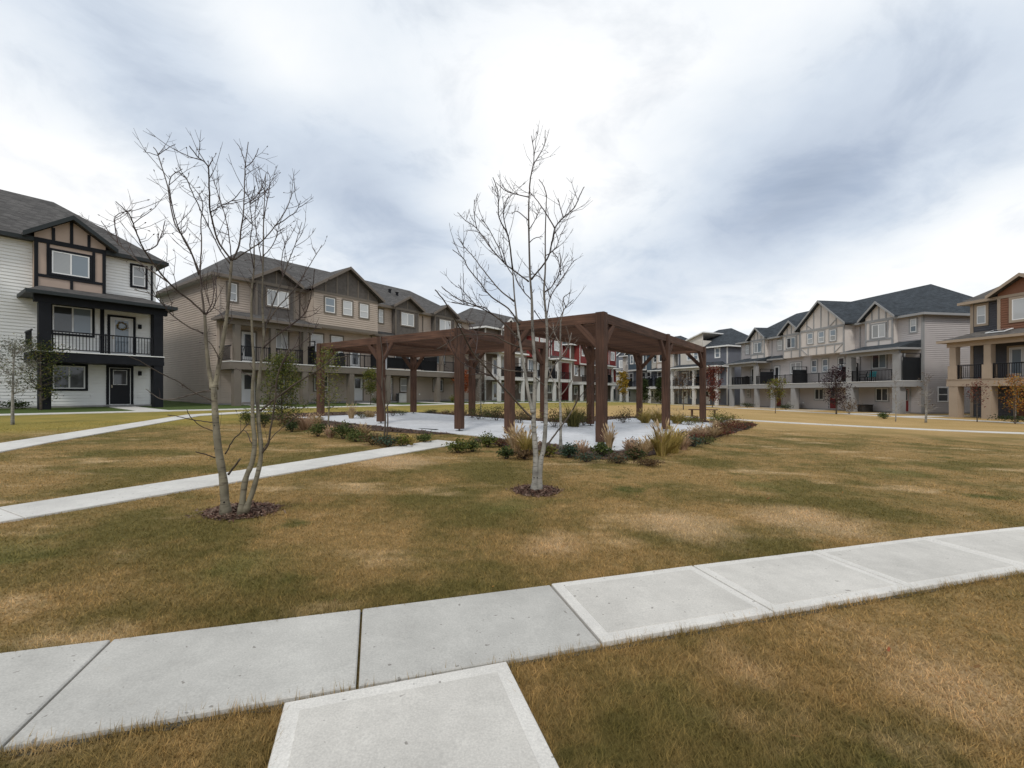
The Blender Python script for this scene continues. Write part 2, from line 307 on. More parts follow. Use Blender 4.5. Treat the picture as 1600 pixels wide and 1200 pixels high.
# ------------------------------------------------------------------ mesh kit
class MB:
    def __init__(s): s.v = []; s.f = []
    def quad(s, a, b, c, d):
        i = len(s.v); s.v += [a, b, c, d]; s.f.append((i, i + 1, i + 2, i + 3)); return s
    def poly(s, pts):
        i = len(s.v); s.v += list(pts); s.f.append(tuple(range(i, i + len(pts)))); return s
    def box(s, x0, x1, y0, y1, z0, z1):
        if x0 > x1: x0, x1 = x1, x0
        i = len(s.v)
        s.v += [(x0, y0, z0), (x1, y0, z0), (x1, y1, z0), (x0, y1, z0), (x0, y0, z1), (x1, y0, z1), (x1, y1, z1), (x0, y1, z1)]
        for q in ((0, 3, 2, 1), (4, 5, 6, 7), (0, 1, 5, 4), (1, 2, 6, 5), (2, 3, 7, 6), (3, 0, 4, 7)): s.f.append(tuple(i + k for k in q))
        return s
    def prism(s, pts, off):
        """polygon pts swept by the vector off"""
        n = len(pts); i = len(s.v); s.v += [tuple(p) for p in pts] + [tuple(p[k] + off[k] for k in range(3)) for p in pts]
        s.f.append(tuple(i + k for k in range(n))); s.f.append(tuple(i + n + k for k in reversed(range(n))))
        for k in range(n): s.f.append((i + k, i + (k + 1) % n, i + n + (k + 1) % n, i + n + k))
        return s
    def tube(s, pts, radii, sides=7):
        pts = [Vector(p) for p in pts]; n = len(pts); base = len(s.v); up = Vector((0.13, 0.97, 0.2))
        for k in range(n):
            t = (pts[min(k + 1, n - 1)] - pts[max(k - 1, 0)]).normalized()
            a = t.cross(up);
            if a.length < 1e-3: a = t.cross(Vector((1, 0, 0)))
            a.normalize(); b = t.cross(a)
            for j in range(sides):
                an = 2 * math.pi * j / sides; p = pts[k] + (a * math.cos(an) + b * math.sin(an)) * radii[k]; s.v.append(tuple(p))
        for k in range(n - 1):
            for j in range(sides):
                s.f.append((base + k * sides + j, base + k * sides + (j + 1) % sides, base + (k + 1) * sides + (j + 1) % sides, base + (k + 1) * sides + j))
        s.f.append(tuple(base + j for j in reversed(range(sides)))); s.f.append(tuple(base + (n - 1) * sides + j for j in range(sides)))
        return s
    def build(s, name, mat, parent=None, smooth=False, loc=None, rot=None):
        me = bpy.data.meshes.new(name); me.from_pydata([tuple(v) for v in s.v], [], s.f); me.update()
        if mat: me.materials.append(MATS[mat])
        if smooth: me.polygons.foreach_set('use_smooth', [True] * len(me.polygons))
        return link(name, me, parent, loc, rot)
def link(name, me, parent=None, loc=None, rot=None):
    o = bpy.data.objects.new(name, me); COL.objects.link(o)
    if parent: o.parent = parent
    if loc is not None: o.location = loc
    if rot is not None: o.rotation_euler = rot
    return o
def tag(o, label=None, cat=None, group=None, kind=None):
    if label: o['label'] = label
    if cat: o['category'] = cat
    if group: o['group'] = group
    if kind: o['kind'] = kind
    return o
def empty(name, loc, rz=0.0):
    o = bpy.data.objects.new(name, None); COL.objects.link(o); o.location = loc; o.rotation_euler = (0, 0, rz); o.empty_display_size = 0.2; return o
def np_mesh(name, V, tris_per, mat, parent=None):
    """V: (n, k, 3) array, one k-gon each"""
    n, k, _ = V.shape; me = bpy.data.meshes.new(name)
    me.vertices.add(n * k); me.vertices.foreach_set('co', V.reshape(-1).astype(np.float32))
    me.loops.add(n * k); me.loops.foreach_set('vertex_index', np.arange(n * k, dtype=np.int32))
    me.polygons.add(n); me.polygons.foreach_set('loop_start', np.arange(0, n * k, k, dtype=np.int32))
    me.update(calc_edges=True); me.materials.append(MATS[mat]); return link(name, me, parent)
_beams = {}
def beam(name, p0, p1, w, h, mat, parent, up=(0, 0, 1), ch=0.008):
    """timber with eased edges, built along its own X so that the grain runs lengthwise"""
    p0 = Vector(p0); p1 = Vector(p1); l = (p1 - p0).length; key = (round(l, 3), w, h, mat)
    if key not in _beams:
        a, b = w / 2, h / 2; sec = [(-a + ch, -b), (a - ch, -b), (a, -b + ch), (a, b - ch), (a - ch, b), (-a + ch, b), (-a, b - ch), (-a, -b + ch)]
        m = MB(); m.prism([(-l / 2, y, z) for y, z in sec], (l, 0, 0))
        me = bpy.data.meshes.new(name); me.from_pydata(m.v, [], m.f); me.update(); me.materials.append(MATS[mat]); _beams[key] = me
    o = link(name, _beams[key], parent)
    X = (p1 - p0).normalized(); Z = Vector(up); Z = (Z - X * Z.dot(X)); Z.normalize(); Y = Z.cross(X)
    o.matrix_local = Matrix.Translation((p0 + p1) / 2) @ Matrix((X, Y, Z)).transposed().to_4x4()
    return o

# ------------------------------------------------------------------ ground
def build_ground():
    xs = np.concatenate([np.linspace(-900, -70, 8), np.linspace(-60, 60, 49), np.linspace(70, 900, 8)])
    ys = np.concatenate([np.linspace(-200, -20, 5), np.linspace(-15, 95, 56), np.linspace(110, 1500, 12)])
    X, Y = np.meshgrid(xs, ys); Z = gz(X, Y); nx = len(xs)
    v = np.stack([X, Y, Z], -1).reshape(-1, 3).tolist(); f = []
    for j in range(len(ys) - 1):
        for i in range(nx - 1): a = j * nx + i; f.append((a, a + 1, a + 1 + nx, a + nx))
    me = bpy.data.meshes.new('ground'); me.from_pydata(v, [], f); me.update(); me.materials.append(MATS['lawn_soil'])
    me.polygons.foreach_set('use_smooth', [True] * len(me.polygons))
    tag(link('ground', me), kind='structure')
build_ground()

KEEP = []      # polygons (world xy) that the lawn does not grow on
def slab_poly(name, pts, mat, parent, top=0.03, thick=0.12, bevel=0.006):
    """concrete slab over a quad of world points that follows the ground"""
    m = MB(); n = len(pts); c = (sum(p[0] for p in pts) / n, sum(p[1] for p in pts) / n)
    inner = []
    for p in pts:
        d = Vector((c[0] - p[0], c[1] - p[1])); d.normalize(); inner.append((p[0] + d.x * bevel * 1.4, p[1] + d.y * bevel * 1.4))
    T = [(p[0], p[1], gz(*p) + top) for p in inner]; M_ = [(p[0], p[1], gz(*p) + top - bevel) for p in pts]; B = [(p[0], p[1], gz(*p) + top - thick) for p in pts]
    m.v = T + M_ + B; m.f.append(tuple(range(n)))
    for k in range(n):
        j = (k + 1) % n; m.f.append((n + k, n + j, j, k)); m.f.append((2 * n + k, 2 * n + j, n + j, n + k))
    return m.build(name, mat, parent)
def lerp(a, b, t): return (a[0] + (b[0] - a[0]) * t, a[1] + (b[1] - a[1]) * t)
def shrink(pts, d):
    c = (sum(p[0] for p in pts) / len(pts), sum(p[1] for p in pts) / len(pts)); out = []
    for p in pts:
        v = Vector((c[0] - p[0], c[1] - p[1])); l = v.length; out.append((p[0] + v.x / l * d, p[1] + v.y / l * d))
    return out
def strip(name, A, B, n, mat, top=0.025, gap=0.010):
    """a path between edge polylines A and B cut into n slabs per leg; returns the setting object"""
    root = tag(empty(name, (0, 0, 0)), kind='structure')
    dirt = MB()
    for k in range(len(A) - 1):
        for i in range(n[k] if isinstance(n, (list, tuple)) else n):
            nn = n[k] if isinstance(n, (list, tuple)) else n
            L_ = math.dist(A[k], A[k + 1]); g = gap / L_ / 2
            t0, t1 = i / nn + g, (i + 1) / nn - g
            slab_poly('slab', [lerp(A[k], A[k + 1], t0), lerp(B[k], B[k + 1], t0), lerp(B[k], B[k + 1], t1), lerp(A[k], A[k + 1], t1)], mat, root, top)
            q = [lerp(A[k], A[k + 1], i / nn), lerp(B[k], B[k + 1], i / nn), lerp(B[k], B[k + 1], (i + 1) / nn), lerp(A[k], A[k + 1], (i + 1) / nn)]
            q = shrink(q, 0.012); dirt.quad(*[(p[0], p[1], gz(*p) + top - 0.014) for p in q])
    dirt.build('joint_fill', 'joint_dirt_edge_shade', root)
    KEEP.append(list(A) + list(reversed(B)))
    return root

# near sidewalk: three weathered slabs, then newer ones with trowelled borders
TOPE = [(-7.4, 0.92), (-5.85, 1.41), (-3.95, 2.03), (-2.26, 2.57), (-0.985, 2.98), (0.29, 3.41), (1.52, 3.83), (2.80, 4.25), (4.25, 4.73), (5.75, 5.18), (7.3, 5.60), (8.9, 6.0)]
BOTE = [(-7.15, 0.16), (-5.6, 0.65), (-3.72, 1.26), (-2.03, 1.81), (-0.755, 2.22), (0.52, 2.64), (1.76, 3.05), (3.05, 3.47), (4.5, 3.94), (6.0, 4.38), (7.5, 4.78), (9.1, 5.18)]
def near_walk():
    root = tag(empty('sidewalk', (0, 0, 0)), kind='structure'); dirt = MB()
    for k in range(len(TOPE) - 1):
        a, b, c, d_ = TOPE[k], BOTE[k], BOTE[k + 1], TOPE[k + 1]; L_ = math.dist(a, d_); g = 0.007 / L_
        q = [lerp(a, d_, g), lerp(b, c, g), lerp(b, c, 1 - g), lerp(a, d_, 1 - g)]
        if k >= 5:
            s = slab_poly('slab', q, 'concrete_trowelled', root, 0.040)
            w = 0.075; W_ = math.dist(a, b); e, h = w / L_, w / W_
            def P(u, v): return lerp(lerp(q[0], q[3], u), lerp(q[1], q[2], u), v)
            slab_poly('broomed_field', [P(e, h), P(e, 1 - h), P(1 - e, 1 - h), P(1 - e, h)], 'concrete', s, 0.0425, 0.02, 0.002)
        else:
            slab_poly('slab', q, 'concrete_weathered', root, 0.032)
        q = shrink([a, b, c, d_], 0.02); dirt.quad(*[(p[0], p[1], gz(*p) + 0.018) for p in q])
    dirt.build('joint_fill', 'joint_dirt_edge_shade', root); KEEP.append(TOPE + list(reversed(BOTE)))
    r2 = tag(empty('front_walk', (0, 0, 0)), kind='structure')
    a, b = (-1.045, 2.095), (-0.03, 2.445); dx, dy = 0.27, -0.86
    for k in range(3):
        q = [(a[0] + dx * k * 1.35 + 0.004, a[1] + dy * k * 1.35 - 0.012), (b[0] + dx * k * 1.35, b[1] + dy * k * 1.35 - 0.012),
             (b[0] + dx * (k + 1) * 1.35, b[1] + dy * (k + 1) * 1.35), (a[0] + dx * (k + 1) * 1.35, a[1] + dy * (k + 1) * 1.35)]
        s = slab_poly('slab', q, 'concrete_trowelled', r2, 0.040)
        def P(u, v): return lerp(lerp(q[0], q[1], u), lerp(q[3], q[2], u), v)
        slab_poly('broomed_field', [P(0.07, 0.065), P(0.93, 0.065), P(0.93, 0.935), P(0.07, 0.935)], 'concrete', s, 0.0425, 0.02, 0.002)
    KEEP.append([a, b, (b[0] + dx * 4, b[1] + dy * 4), (a[0] + dx * 4, a[1] + dy * 4)])
near_walk()
def soil_shadow_edge(edge, side, w):  # dark soil strip that also paints in the shadow gap along the slabs
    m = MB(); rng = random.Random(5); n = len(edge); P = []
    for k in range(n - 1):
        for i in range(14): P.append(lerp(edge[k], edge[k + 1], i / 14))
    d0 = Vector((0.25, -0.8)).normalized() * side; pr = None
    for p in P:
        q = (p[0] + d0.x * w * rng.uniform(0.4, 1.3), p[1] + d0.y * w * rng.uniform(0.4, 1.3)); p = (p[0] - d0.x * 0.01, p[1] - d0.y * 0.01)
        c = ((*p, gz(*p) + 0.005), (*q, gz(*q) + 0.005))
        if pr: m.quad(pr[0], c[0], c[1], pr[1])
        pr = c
    tag(m.build('soil_shadow_edge', 'joint_dirt_edge_shade'), kind='structure')
soil_shadow_edge(BOTE, 1, 0.035); soil_shadow_edge(TOPE, -1, 0.02)

# pergola frame: U to the right along the front, V away from the camera
PO = Vector((2.39, 12.15)); PU = Vector((math.cos(R(35.6)), -math.sin(R(35.6)))); PV = Vector((math.sin(R(35.6)), math.cos(R(35.6))))
def uv(u, v): p = PO + PU * u + PV * v; return (p.x, p.y)

strip('path', [(-9.5, -1.9), (-5.82, 5.15), (-2.05, 12.55)], [(-8.8, -2.25), (-5.14, 4.80), (-1.25, 12.12)], [4, 6], 'concrete_old')
strip('path', [(-6.9, -2.6), (-11.45, 10.20), (-14.25, 19.9), (-13.2, 24.2)], [(-6.1, -2.35), (-10.65, 10.50), (-13.40, 19.6), (-12.3, 23.7)], [8, 6, 3], 'concrete_old')
LX = Vector((math.sin(R(36)), math.cos(R(36)))); LN = Vector((math.cos(R(36)), -math.sin(R(36))))      # along the left row / out of its facades
LO = Vector((-20.8, 26.5))
def lrow(s, o): p = LO + LX * s + LN * o; return (p.x, p.y)
strip('path', [lrow(-16, 5.2), lrow(4, 5.2), lrow(30, 5.2), lrow(62, 5.2)], [lrow(-16, 6.1), lrow(4, 6.1), lrow(30, 6.1), lrow(62, 6.1)], [8, 12, 14], 'concrete_old')
for s in (-1.65, 5.1, 13.2, 19.8, 25.5):
    strip('path', [lrow(s - 0.55, 0.35), lrow(s - 0.45, 5.18)], [lrow(s + 0.55, 0.35), lrow(s + 0.75, 5.18)], 3, 'concrete_old')
RX = Vector((math.sin(R(-9.5)), math.cos(R(-9.5)))); RN = Vector((-math.cos(R(-9.5)), math.sin(R(-9.5))))
RO = Vector((34.1, 37.8))
def rrow(t, o): p = RO + RX * t + RN * o; return (p.x, p.y)
strip('path', [rrow(-22, 6.2), rrow(0, 6.2), rrow(26, 6.2), (22.5, 72)], [rrow(-22, 7.1), rrow(0, 7.1), rrow(26, 7.1), (21.6, 72)], [8, 9, 3], 'concrete_old')
for t in (1.2, 8.8, 14.9, 21.4, -3.5):
    strip('path', [rrow(t - 0.5, 0.4), rrow(t - 0.5, 6.18)], [rrow(t + 0.5, 0.4), rrow(t + 0.5, 6.18)], 3, 'concrete_old')
strip('path', [(31.5, 15.9), (22.7, 19.6), (14.5, 23.8), (9.6, 28.0)], [(31.2, 15.1), (22.3, 18.8), (14.0, 23.1), (9.1, 27.3)], [5, 5, 4], 'concrete_old')

def build_pad():
    root = tag(empty('patio', (0, 0, 0)), kind='structure'); dirt = MB()
    def panel(u0, u1, v0, v1):
        g = 0.006
        slab_poly('slab', [uv(u0 + g, v0 + g), uv(u1 - g, v0 + g), uv(u1 - g, v1 - g), uv(u0 + g, v1 - g)], 'concrete_pad', root, 0.035)
        dirt.quad(*[(*p, gz(*p) + 0.024) for p in (uv(u0 + .02, v0 + .02), uv(u1 - .02, v0 + .02), uv(u1 - .02, v1 - .02), uv(u0 + .02, v1 - .02))])
    us = [-13.9, -10.6, -7.3, -4.0, -1.7, 0.75]; vs = [-0.65, 2.6, 6.0]
    for i in range(5):
        for j in range(2): panel(us[i], us[i + 1], vs[j], vs[j + 1])
    for i in (3, 4):
        panel(us[i], us[i + 1], 6.0, 9.0); panel(us[i], us[i + 1], 9.0, 12.0)
    dirt.build('joint_fill', 'joint_dirt_edge_shade', root)
    KEEP.append([uv(-13.9, -0.65), uv(0.75, -0.65), uv(0.75, 12.0), uv(-4.0, 12.0), uv(-4.0, 6.0), uv(-13.9, 6.0)])
build_pad()

BEDS = [
    [uv(-16.6, -1.3), uv(-15.2, -2.1), uv(-12.2, -2.0), uv(-9.0, -2.05), uv(-6.6, -1.75), uv(-5.25, -1.35), uv(-4.6, -0.66), uv(-13.88, -0.66), uv(-13.91, 6.0), uv(-15.6, 6.4), uv(-16.8, 2.5)],
    [uv(-3.55, -0.66), uv(-3.45, -1.25), uv(-2.9, -1.75), uv(-1.6, -1.9), uv(0.2, -2.3), uv(1.1, -2.2), uv(1.6, -0.9), uv(1.85, 2.0), uv(1.95, 6.0), uv(2.1, 10.0), uv(2.0, 13.2), uv(0.77, 13.9), uv(0.77, -0.66)],
    [uv(-13.9, 6.02), uv(-4.02, 6.02), uv(-4.02, 12.02), uv(0.75, 12.02), uv(0.75, 13.9), uv(-4.4, 14.0), uv(-6.2, 11.5), uv(-6.6, 7.9), uv(-13.9, 7.3)],
]
def build_beds():
    for bed in BEDS:
        n = len(bed); m = MB(); fine = []
        for k in range(n):
            for i in range(6):
                p = lerp(bed[k], bed[(k + 1) % n], i / 6); j = 0.05 * math.sin(k * 2.1 + i * 1.9); fine.append((p[0] + j, p[1] - j))
        m.poly([(p[0], p[1], gz(*p) + 0.012) for p in fine])
        tag(m.build('planting_bed', 'mulch'), kind='structure'); KEEP.append(bed)
build_beds()

def inside(poly, X, Y, grow=0.0):
    r = np.zeros(X.shape, bool); n = len(poly)
    for i in range(n):
        x0, y0 = poly[i]; x1, y1 = poly[(i + 1) % n]
        if y0 == y1: continue
        c = ((y0 > Y) != (y1 > Y)) & (X < (x1 - x0) * (Y - y0) / (y1 - y0) + x0); r ^= c
    return r

# ------------------------------------------------------------------ townhouses
pm('siding_white', (0.80, 0.80, 0.78), 0.6, 0.04, 1.5)
pm('siding_taupe', (0.45, 0.378, 0.318), 0.62, 0.06, 1.2)
pm('siding_grey', (0.50, 0.465, 0.455), 0.62, 0.05, 1.2)
pm('siding_charcoal', (0.075, 0.075, 0.085), 0.62, 0.08, 1.2)
pm('siding_slate', (0.155, 0.165, 0.195), 0.62, 0.08, 1.2)
pm('siding_orange', (0.205, 0.092, 0.053), 0.62, 0.08, 1.2)
pm('siding_red', (0.21, 0.036, 0.033), 0.62, 0.08, 1.2)
pm('siding_brown', (0.15, 0.118, 0.095), 0.62, 0.08, 1.2)
pm('siding_blue', (0.075, 0.105, 0.135), 0.62, 0.08, 1.2)
pm('siding_cream', (0.60, 0.56, 0.50), 0.62, 0.05, 1.2)
pm('stucco_tan', (0.42, 0.325, 0.265), 0.85, 0.05, 3)
pm('shingle_brown', (0.105, 0.094, 0.086), 0.85, 0.2, 5, 0.4, 18)
pm('stucco_cream', (0.62, 0.57, 0.53), 0.85, 0.04, 3)
pm('trim_black', (0.012, 0.013, 0.016), 0.6, 0.2, 3, spec=0.15)
pm('trim_olive', (0.155, 0.132, 0.108), 0.6, 0.08, 2)
pm('trim_grey', (0.30, 0.30, 0.30), 0.6, 0.06, 2)
pm('trim_sand', (0.36, 0.285, 0.215), 0.6, 0.06, 2)
pm('trim_white', (0.72, 0.72, 0.70), 0.6, 0.04, 2)
pm('fascia_brown', (0.155, 0.13, 0.11), 0.6, 0.08, 2)
pm('fascia_black', (0.020, 0.025, 0.026), 0.5, 0.1, 2)
pm('vinyl_white', (0.78, 0.78, 0.77), 0.4, 0.02, 2)
pm('rail_black', (0.011, 0.011, 0.013), 0.5, 0.2, 3, spec=0.15)
pm('screen_black', (0.012, 0.013, 0.015), 0.5, 0.2, 2, spec=0.2)
pm('foundation_grey', (0.27, 0.26, 0.25), 0.9, 0.15, 2)
pm('soffit_white', (0.40, 0.39, 0.37), 0.7, 0.05, 2)
pm('door_black', (0.014, 0.015, 0.018), 0.5, 0.1, 3, spec=0.2)
pm('door_white', (0.62, 0.62, 0.62), 0.45, 0.04, 3)
pm('door_red', (0.16, 0.02, 0.022), 0.45, 0.1, 3)
pm('door_brown', (0.14, 0.065, 0.035), 0.5, 0.2, 4)
pm('brass', (0.4, 0.36, 0.28), 0.35, 0.1, 3, metal=0.8)
roofmat('shingle_grey', (0.085, 0.080, 0.076)); roofmat('shingle_slate', (0.042, 0.050, 0.058)); roofmat('shingle_taupe', (0.105, 0.095, 0.085))
glassmat('glass_dark', (0.018, 0.022, 0.026)); glassmat('glass_painted_sky', (0.16, 0.20, 0.235)); blindmat('glass_blind', (0.52, 0.53, 0.53)); blindmat('glass_curtain', (0.33, 0.34, 0.34))  # the grey blue glass has a sky reflection painted into its base colour
PANES = ['glass_blind', 'glass_blind', 'glass_curtain', 'glass_painted_sky']

class Row:
    """one terrace of townhouses: local X runs along the front, Y into the building, Z up; t is measured from the end wall at t=0"""
    def __init__(s, name, o, ang, sg, length, pal, label, depth=10.4, zoff=0.0):
        z = gz(*o)
        s.e = tag(empty(name, (o[0], o[1], z + zoff), R(90 - ang)), label, 'building'); s.sg = sg; s.len = length; s.p = pal; s.dep = depth; s.rng = random.Random(len(label) * 7)
    def X(s, t): return s.sg * t
    def box(s, name, mat, t0, t1, y0, y1, z0, z1, parent=None):
        return MB().box(s.X(t0), s.X(t1), y0, y1, z0, z1).build(name, mat, parent or s.e)
    def siding(s, mat, t0, t1, y, z0, z1, lap=0.16, name='wall', parent=None):
        m = MB(); z = z0; a, b = s.X(t0), s.X(t1)
        while z < z1 - 1e-4:
            zt = min(z + lap, z1); o = 0.036
            q = min(z + 0.040, zt); m.quad((a, y, z), (b, y, z), (b, y, q), (a, y, q)); m.quad((a, y, q), (b, y, q), (b, y - o, q), (a, y - o, q)); m.quad((a, y - o, q), (b, y - o, q), (b, y - o * 0.6, zt), (a, y - o * 0.6, zt)); m.quad((a, y - o * 0.6, zt), (b, y - o * 0.6, zt), (b, y, zt), (a, y, zt)); z = zt
        return m.build(name, mat, parent or s.e)
    def siding_end(s, mat, t, out, y0, y1, z0, z1, lap=0.16):
        m = MB(); z = z0; x = s.X(t); k = s.sg * out
        while z < z1 - 1e-4:
            zt = min(z + lap, z1); o = 0.036 * k
            q = min(z + 0.040, zt); m.quad((x, y0, z), (x, y1, z), (x, y1, q), (x, y0, q)); m.quad((x, y0, q), (x, y1, q), (x + o, y1, q), (x + o, y0, q)); m.quad((x + o, y0, q), (x + o, y1, q), (x + o * 0.6, y1, zt), (x + o * 0.6, y0, zt)); m.quad((x + o * 0.6, y0, zt), (x + o * 0.6, y1, zt), (x, y1, zt), (x, y0, zt)); z = zt
        return m.build('wall', mat, s.e)
    def shell(s, mat, z1=8.32, endmat=None):
        s.siding(mat, 0, s.len, 0, -0.35, z1)
        s.siding_end(endmat or mat, 0, -1, 0.0, s.dep, -0.35, z1); s.siding_end(endmat or mat, s.len, 1, 0.0, s.dep, -0.35, z1)
        m = MB(); m.quad((s.X(0), s.dep, -0.35), (s.X(s.len), s.dep, -0.35), (s.X(s.len), s.dep, z1), (s.X(0), s.dep, z1)); m.build('wall', mat, s.e)
        s.box('foundation', 'foundation_grey', -0.036, s.len + 0.036, -0.036, s.dep, -0.6, 0.10)
        for t, k in ((0, -1), (s.len, 1)):
            s.box('corner_trim', s.p['corner'], t - 0.09 if k > 0 else t - 0.042, t + 0.042 if k > 0 else t + 0.09, -0.042, 0.09, 0.1, z1)
    def hip_roof(s, z=8.36, ridge=11.8, inset=3.6, over=0.5, t0=None, t1=None, far_hip=True):
        t0 = 0 if t0 is None else t0; t1 = s.len if t1 is None else t1
        a, b, y0, y1, ym = s.X(t0 - over), s.X(t1 + over), -over, s.dep + over, s.dep / 2
        ra, rb = s.X(t0 + inset), s.X(t1 - (inset if far_hip else -over)); m = MB()
        A, B, C, D = (a, y0, z), (b, y0, z), (b, y1, z), (a, y1, z); P, Q = (ra, ym, ridge), (rb, ym, ridge)
        m.quad(A, B, Q, P); m.quad(C, D, P, Q); m.poly([D, A, P]); m.poly([B, C, Q]); rf = m.build('roof', s.p['roof'], s.e)
        f = MB(); th = 0.17
        lo, hi = min(a, b), max(a, b)
        f.box(lo, hi, y0 - 0.03, y0, z - th, z + 0.015); f.box(lo, hi, y1, y1 + 0.03, z - th, z + 0.015); f.box(lo - 0.03, lo, y0 - 0.03, y1 + 0.03, z - th, z + 0.015); f.box(hi, hi + 0.03, y0 - 0.03, y1 + 0.03, z - th, z + 0.015)
        f.build('gutter', s.p['fascia'], rf)
        MB().box(lo, hi, y0, y1, z - th + 0.02, z - th + 0.05).build('soffit', 'soffit_white' if s.p['fascia'] != 'fascia_black' else 'fascia_black', rf)
        for k in range(3):
            q = s.rng.uniform(0.12, 0.85); t = t0 + inset + (t1 - t0 - 2 * inset) * q; u = s.rng.uniform(0.45, 0.7)
            zz = z + (ridge - z) * u; yy = y0 + (ym - y0) * u
            v = MB(); v.box(s.X(t) - 0.09, s.X(t) + 0.09, yy - 0.09, yy + 0.09, zz - 0.15, zz + 0.26).box(s.X(t) - 0.14, s.X(t) + 0.14, yy - 0.14, yy + 0.14, zz + 0.262, zz + 0.31); v.build('vent', 'trim_black', rf)
        return rf
    def window(s, t0, t1, z0, z1, y=0.0, split='v', pane=None, casing=None, cw=0.11, parent=None):
        y -= 0.024; m = MB(); c = s.p['casing'] if casing is None else casing; pr = 0.045
        m.box(s.X(t0 - cw), s.X(t0), y - pr, y + 0.02, z0 - cw, z1 + cw); m.box(s.X(t1), s.X(t1 + cw), y - pr, y + 0.02, z0 - cw, z1 + cw)
        m.box(s.X(t0), s.X(t1), y - pr, y + 0.02, z1, z1 + cw); m.box(s.X(t0), s.X(t1), y - pr, y + 0.02, z0 - cw, z0)
        w = m.build('window', c, s.e); f = MB(); fw = 0.055; q = y - 0.035
        f.box(s.X(t0), s.X(t0 + fw), q, y, z0, z1); f.box(s.X(t1 - fw), s.X(t1), q, y, z0, z1); f.box(s.X(t0 + fw), s.X(t1 - fw), q, y, z0, z0 + fw); f.box(s.X(t0 + fw), s.X(t1 - fw), q, y, z1 - fw, z1)
        pn = pane or s.rng.choice(PANES); g = y - 0.020
        if split == 'v':
            tm = (t0 + t1) / 2; f.box(s.X(tm - 0.03), s.X(tm + 0.03), q - 0.004, y, z0 + fw, z1 - fw); cells = [(t0 + fw, tm - 0.03, z0 + fw, z1 - fw), (tm + 0.03, t1 - fw, z0 + fw, z1 - fw)]
        elif split == 'h':
            zm = z0 + (z1 - z0) * 0.46; f.box(s.X(t0 + fw), s.X(t1 - fw), q - 0.004, y, zm - 0.03, zm + 0.03); cells = [(t0 + fw, t1 - fw, z0 + fw, zm - 0.03), (t0 + fw, t1 - fw, zm + 0.03, z1 - fw)]
        else: cells = [(t0 + fw, t1 - fw, z0 + fw, z1 - fw)]
        f.build('frame', 'vinyl_white', w)
        for k, (a, b, c_, d_) in enumerate(cells):
            pk = pn if not isinstance(pn, tuple) else pn[k % len(pn)]
            MB().quad((s.X(a), g, c_), (s.X(b), g, c_), (s.X(b), g, d_), (s.X(a), g, d_)).build('pane', pk, w)
        return w
    def door(s, t0, t1, z0, z1, mat, y=0.0, lite=(0.55, 0.93), casing=None, glass='glass_dark', litefr='vinyl_white'):
        y -= 0.024; m = MB(); c = casing or s.p['casing']; cw = 0.12; pr = 0.05
        m.box(s.X(t0 - cw), s.X(t0), y - pr, y + 0.02, z0, z1 + cw); m.box(s.X(t1), s.X(t1 + cw), y - pr, y + 0.02, z0, z1 + cw); m.box(s.X(t0), s.X(t1), y - pr, y + 0.02, z1, z1 + cw)
        d_ = m.build('door', c, s.e)
        MB().box(s.X(t0 + 0.03), s.X(t1 - 0.03), y - 0.03, y, z0 + 0.03, z1 - 0.02).build('leaf', mat, d_)
        f = MB(); w = 0.022
        f.box(s.X(t0), s.X(t0 + 0.03), y - 0.04, y, z0, z1); f.box(s.X(t1 - 0.03), s.X(t1), y - 0.04, y, z0, z1); f.box(s.X(t0 + 0.03), s.X(t1 - 0.03), y - 0.04, y, z1 - 0.02, z1); f.build('jamb', litefr, d_)
        a, b = t0 + (t1 - t0) * 0.2, t1 - (t1 - t0) * 0.2; za, zb = z0 + (z1 - z0) * lite[0], z0 + (z1 - z0) * lite[1]
        f = MB(); f.box(s.X(a - w), s.X(a), y - 0.042, y - 0.029, za - w, zb + w); f.box(s.X(b), s.X(b + w), y - 0.042, y - 0.029, za - w, zb + w); f.box(s.X(a), s.X(b), y - 0.042, y - 0.029, zb, zb + w); f.box(s.X(a), s.X(b), y - 0.042, y - 0.029, za - w, za); f.build('lite_frame', litefr, d_)
        MB().quad((s.X(a), y - 0.034, za), (s.X(b), y - 0.034, za), (s.X(b), y - 0.034, zb), (s.X(a), y - 0.034, zb)).build('pane', glass, d_)
        MB().box(s.X(t1 - 0.13), s.X(t1 - 0.09), y - 0.075, y - 0.03, z0 + 0.92, z0 + 1.08).build('handle', 'brass', d_)
        return d_
    def gable(s, t0, t1, y, peak, mat, zb=5.7, z1=8.30, fascia=None, eave=0.42, style='plain', battmat=None, gmat=None, back=4.6, under=True):
        """bay that stands proud of the front under a gable roof"""
        tc = (t0 + t1) / 2; half = (t1 - t0) / 2; sl = (peak - 0.16 - z1) / (half + eave) ; zw = lambda t: peak - 0.17 - sl * abs(t - tc) - 0.02
        gm = gmat or mat
        s.siding(mat, t0, t1, y, zb, z1 - 0.12, name='bay_wall') if mat.startswith('siding') else MB().box(s.X(t0), s.X(t1), y - 0.01, y + 0.05, zb, z1 - 0.12).build('bay_wall', mat, s.e)
        ret = MB(); ret.quad((s.X(t0), y, zb), (s.X(t0), 0, zb), (s.X(t0), 0, z1), (s.X(t0), y, z1)); ret.quad((s.X(t1), y, zb), (s.X(t1), 0, zb), (s.X(t1), 0, z1), (s.X(t1), y, z1)); ret.quad((s.X(t0), y, zb), (s.X(t1), y, zb), (s.X(t1), 0, zb), (s.X(t0), 0, zb)); ret.build('bay_return', mat, s.e)
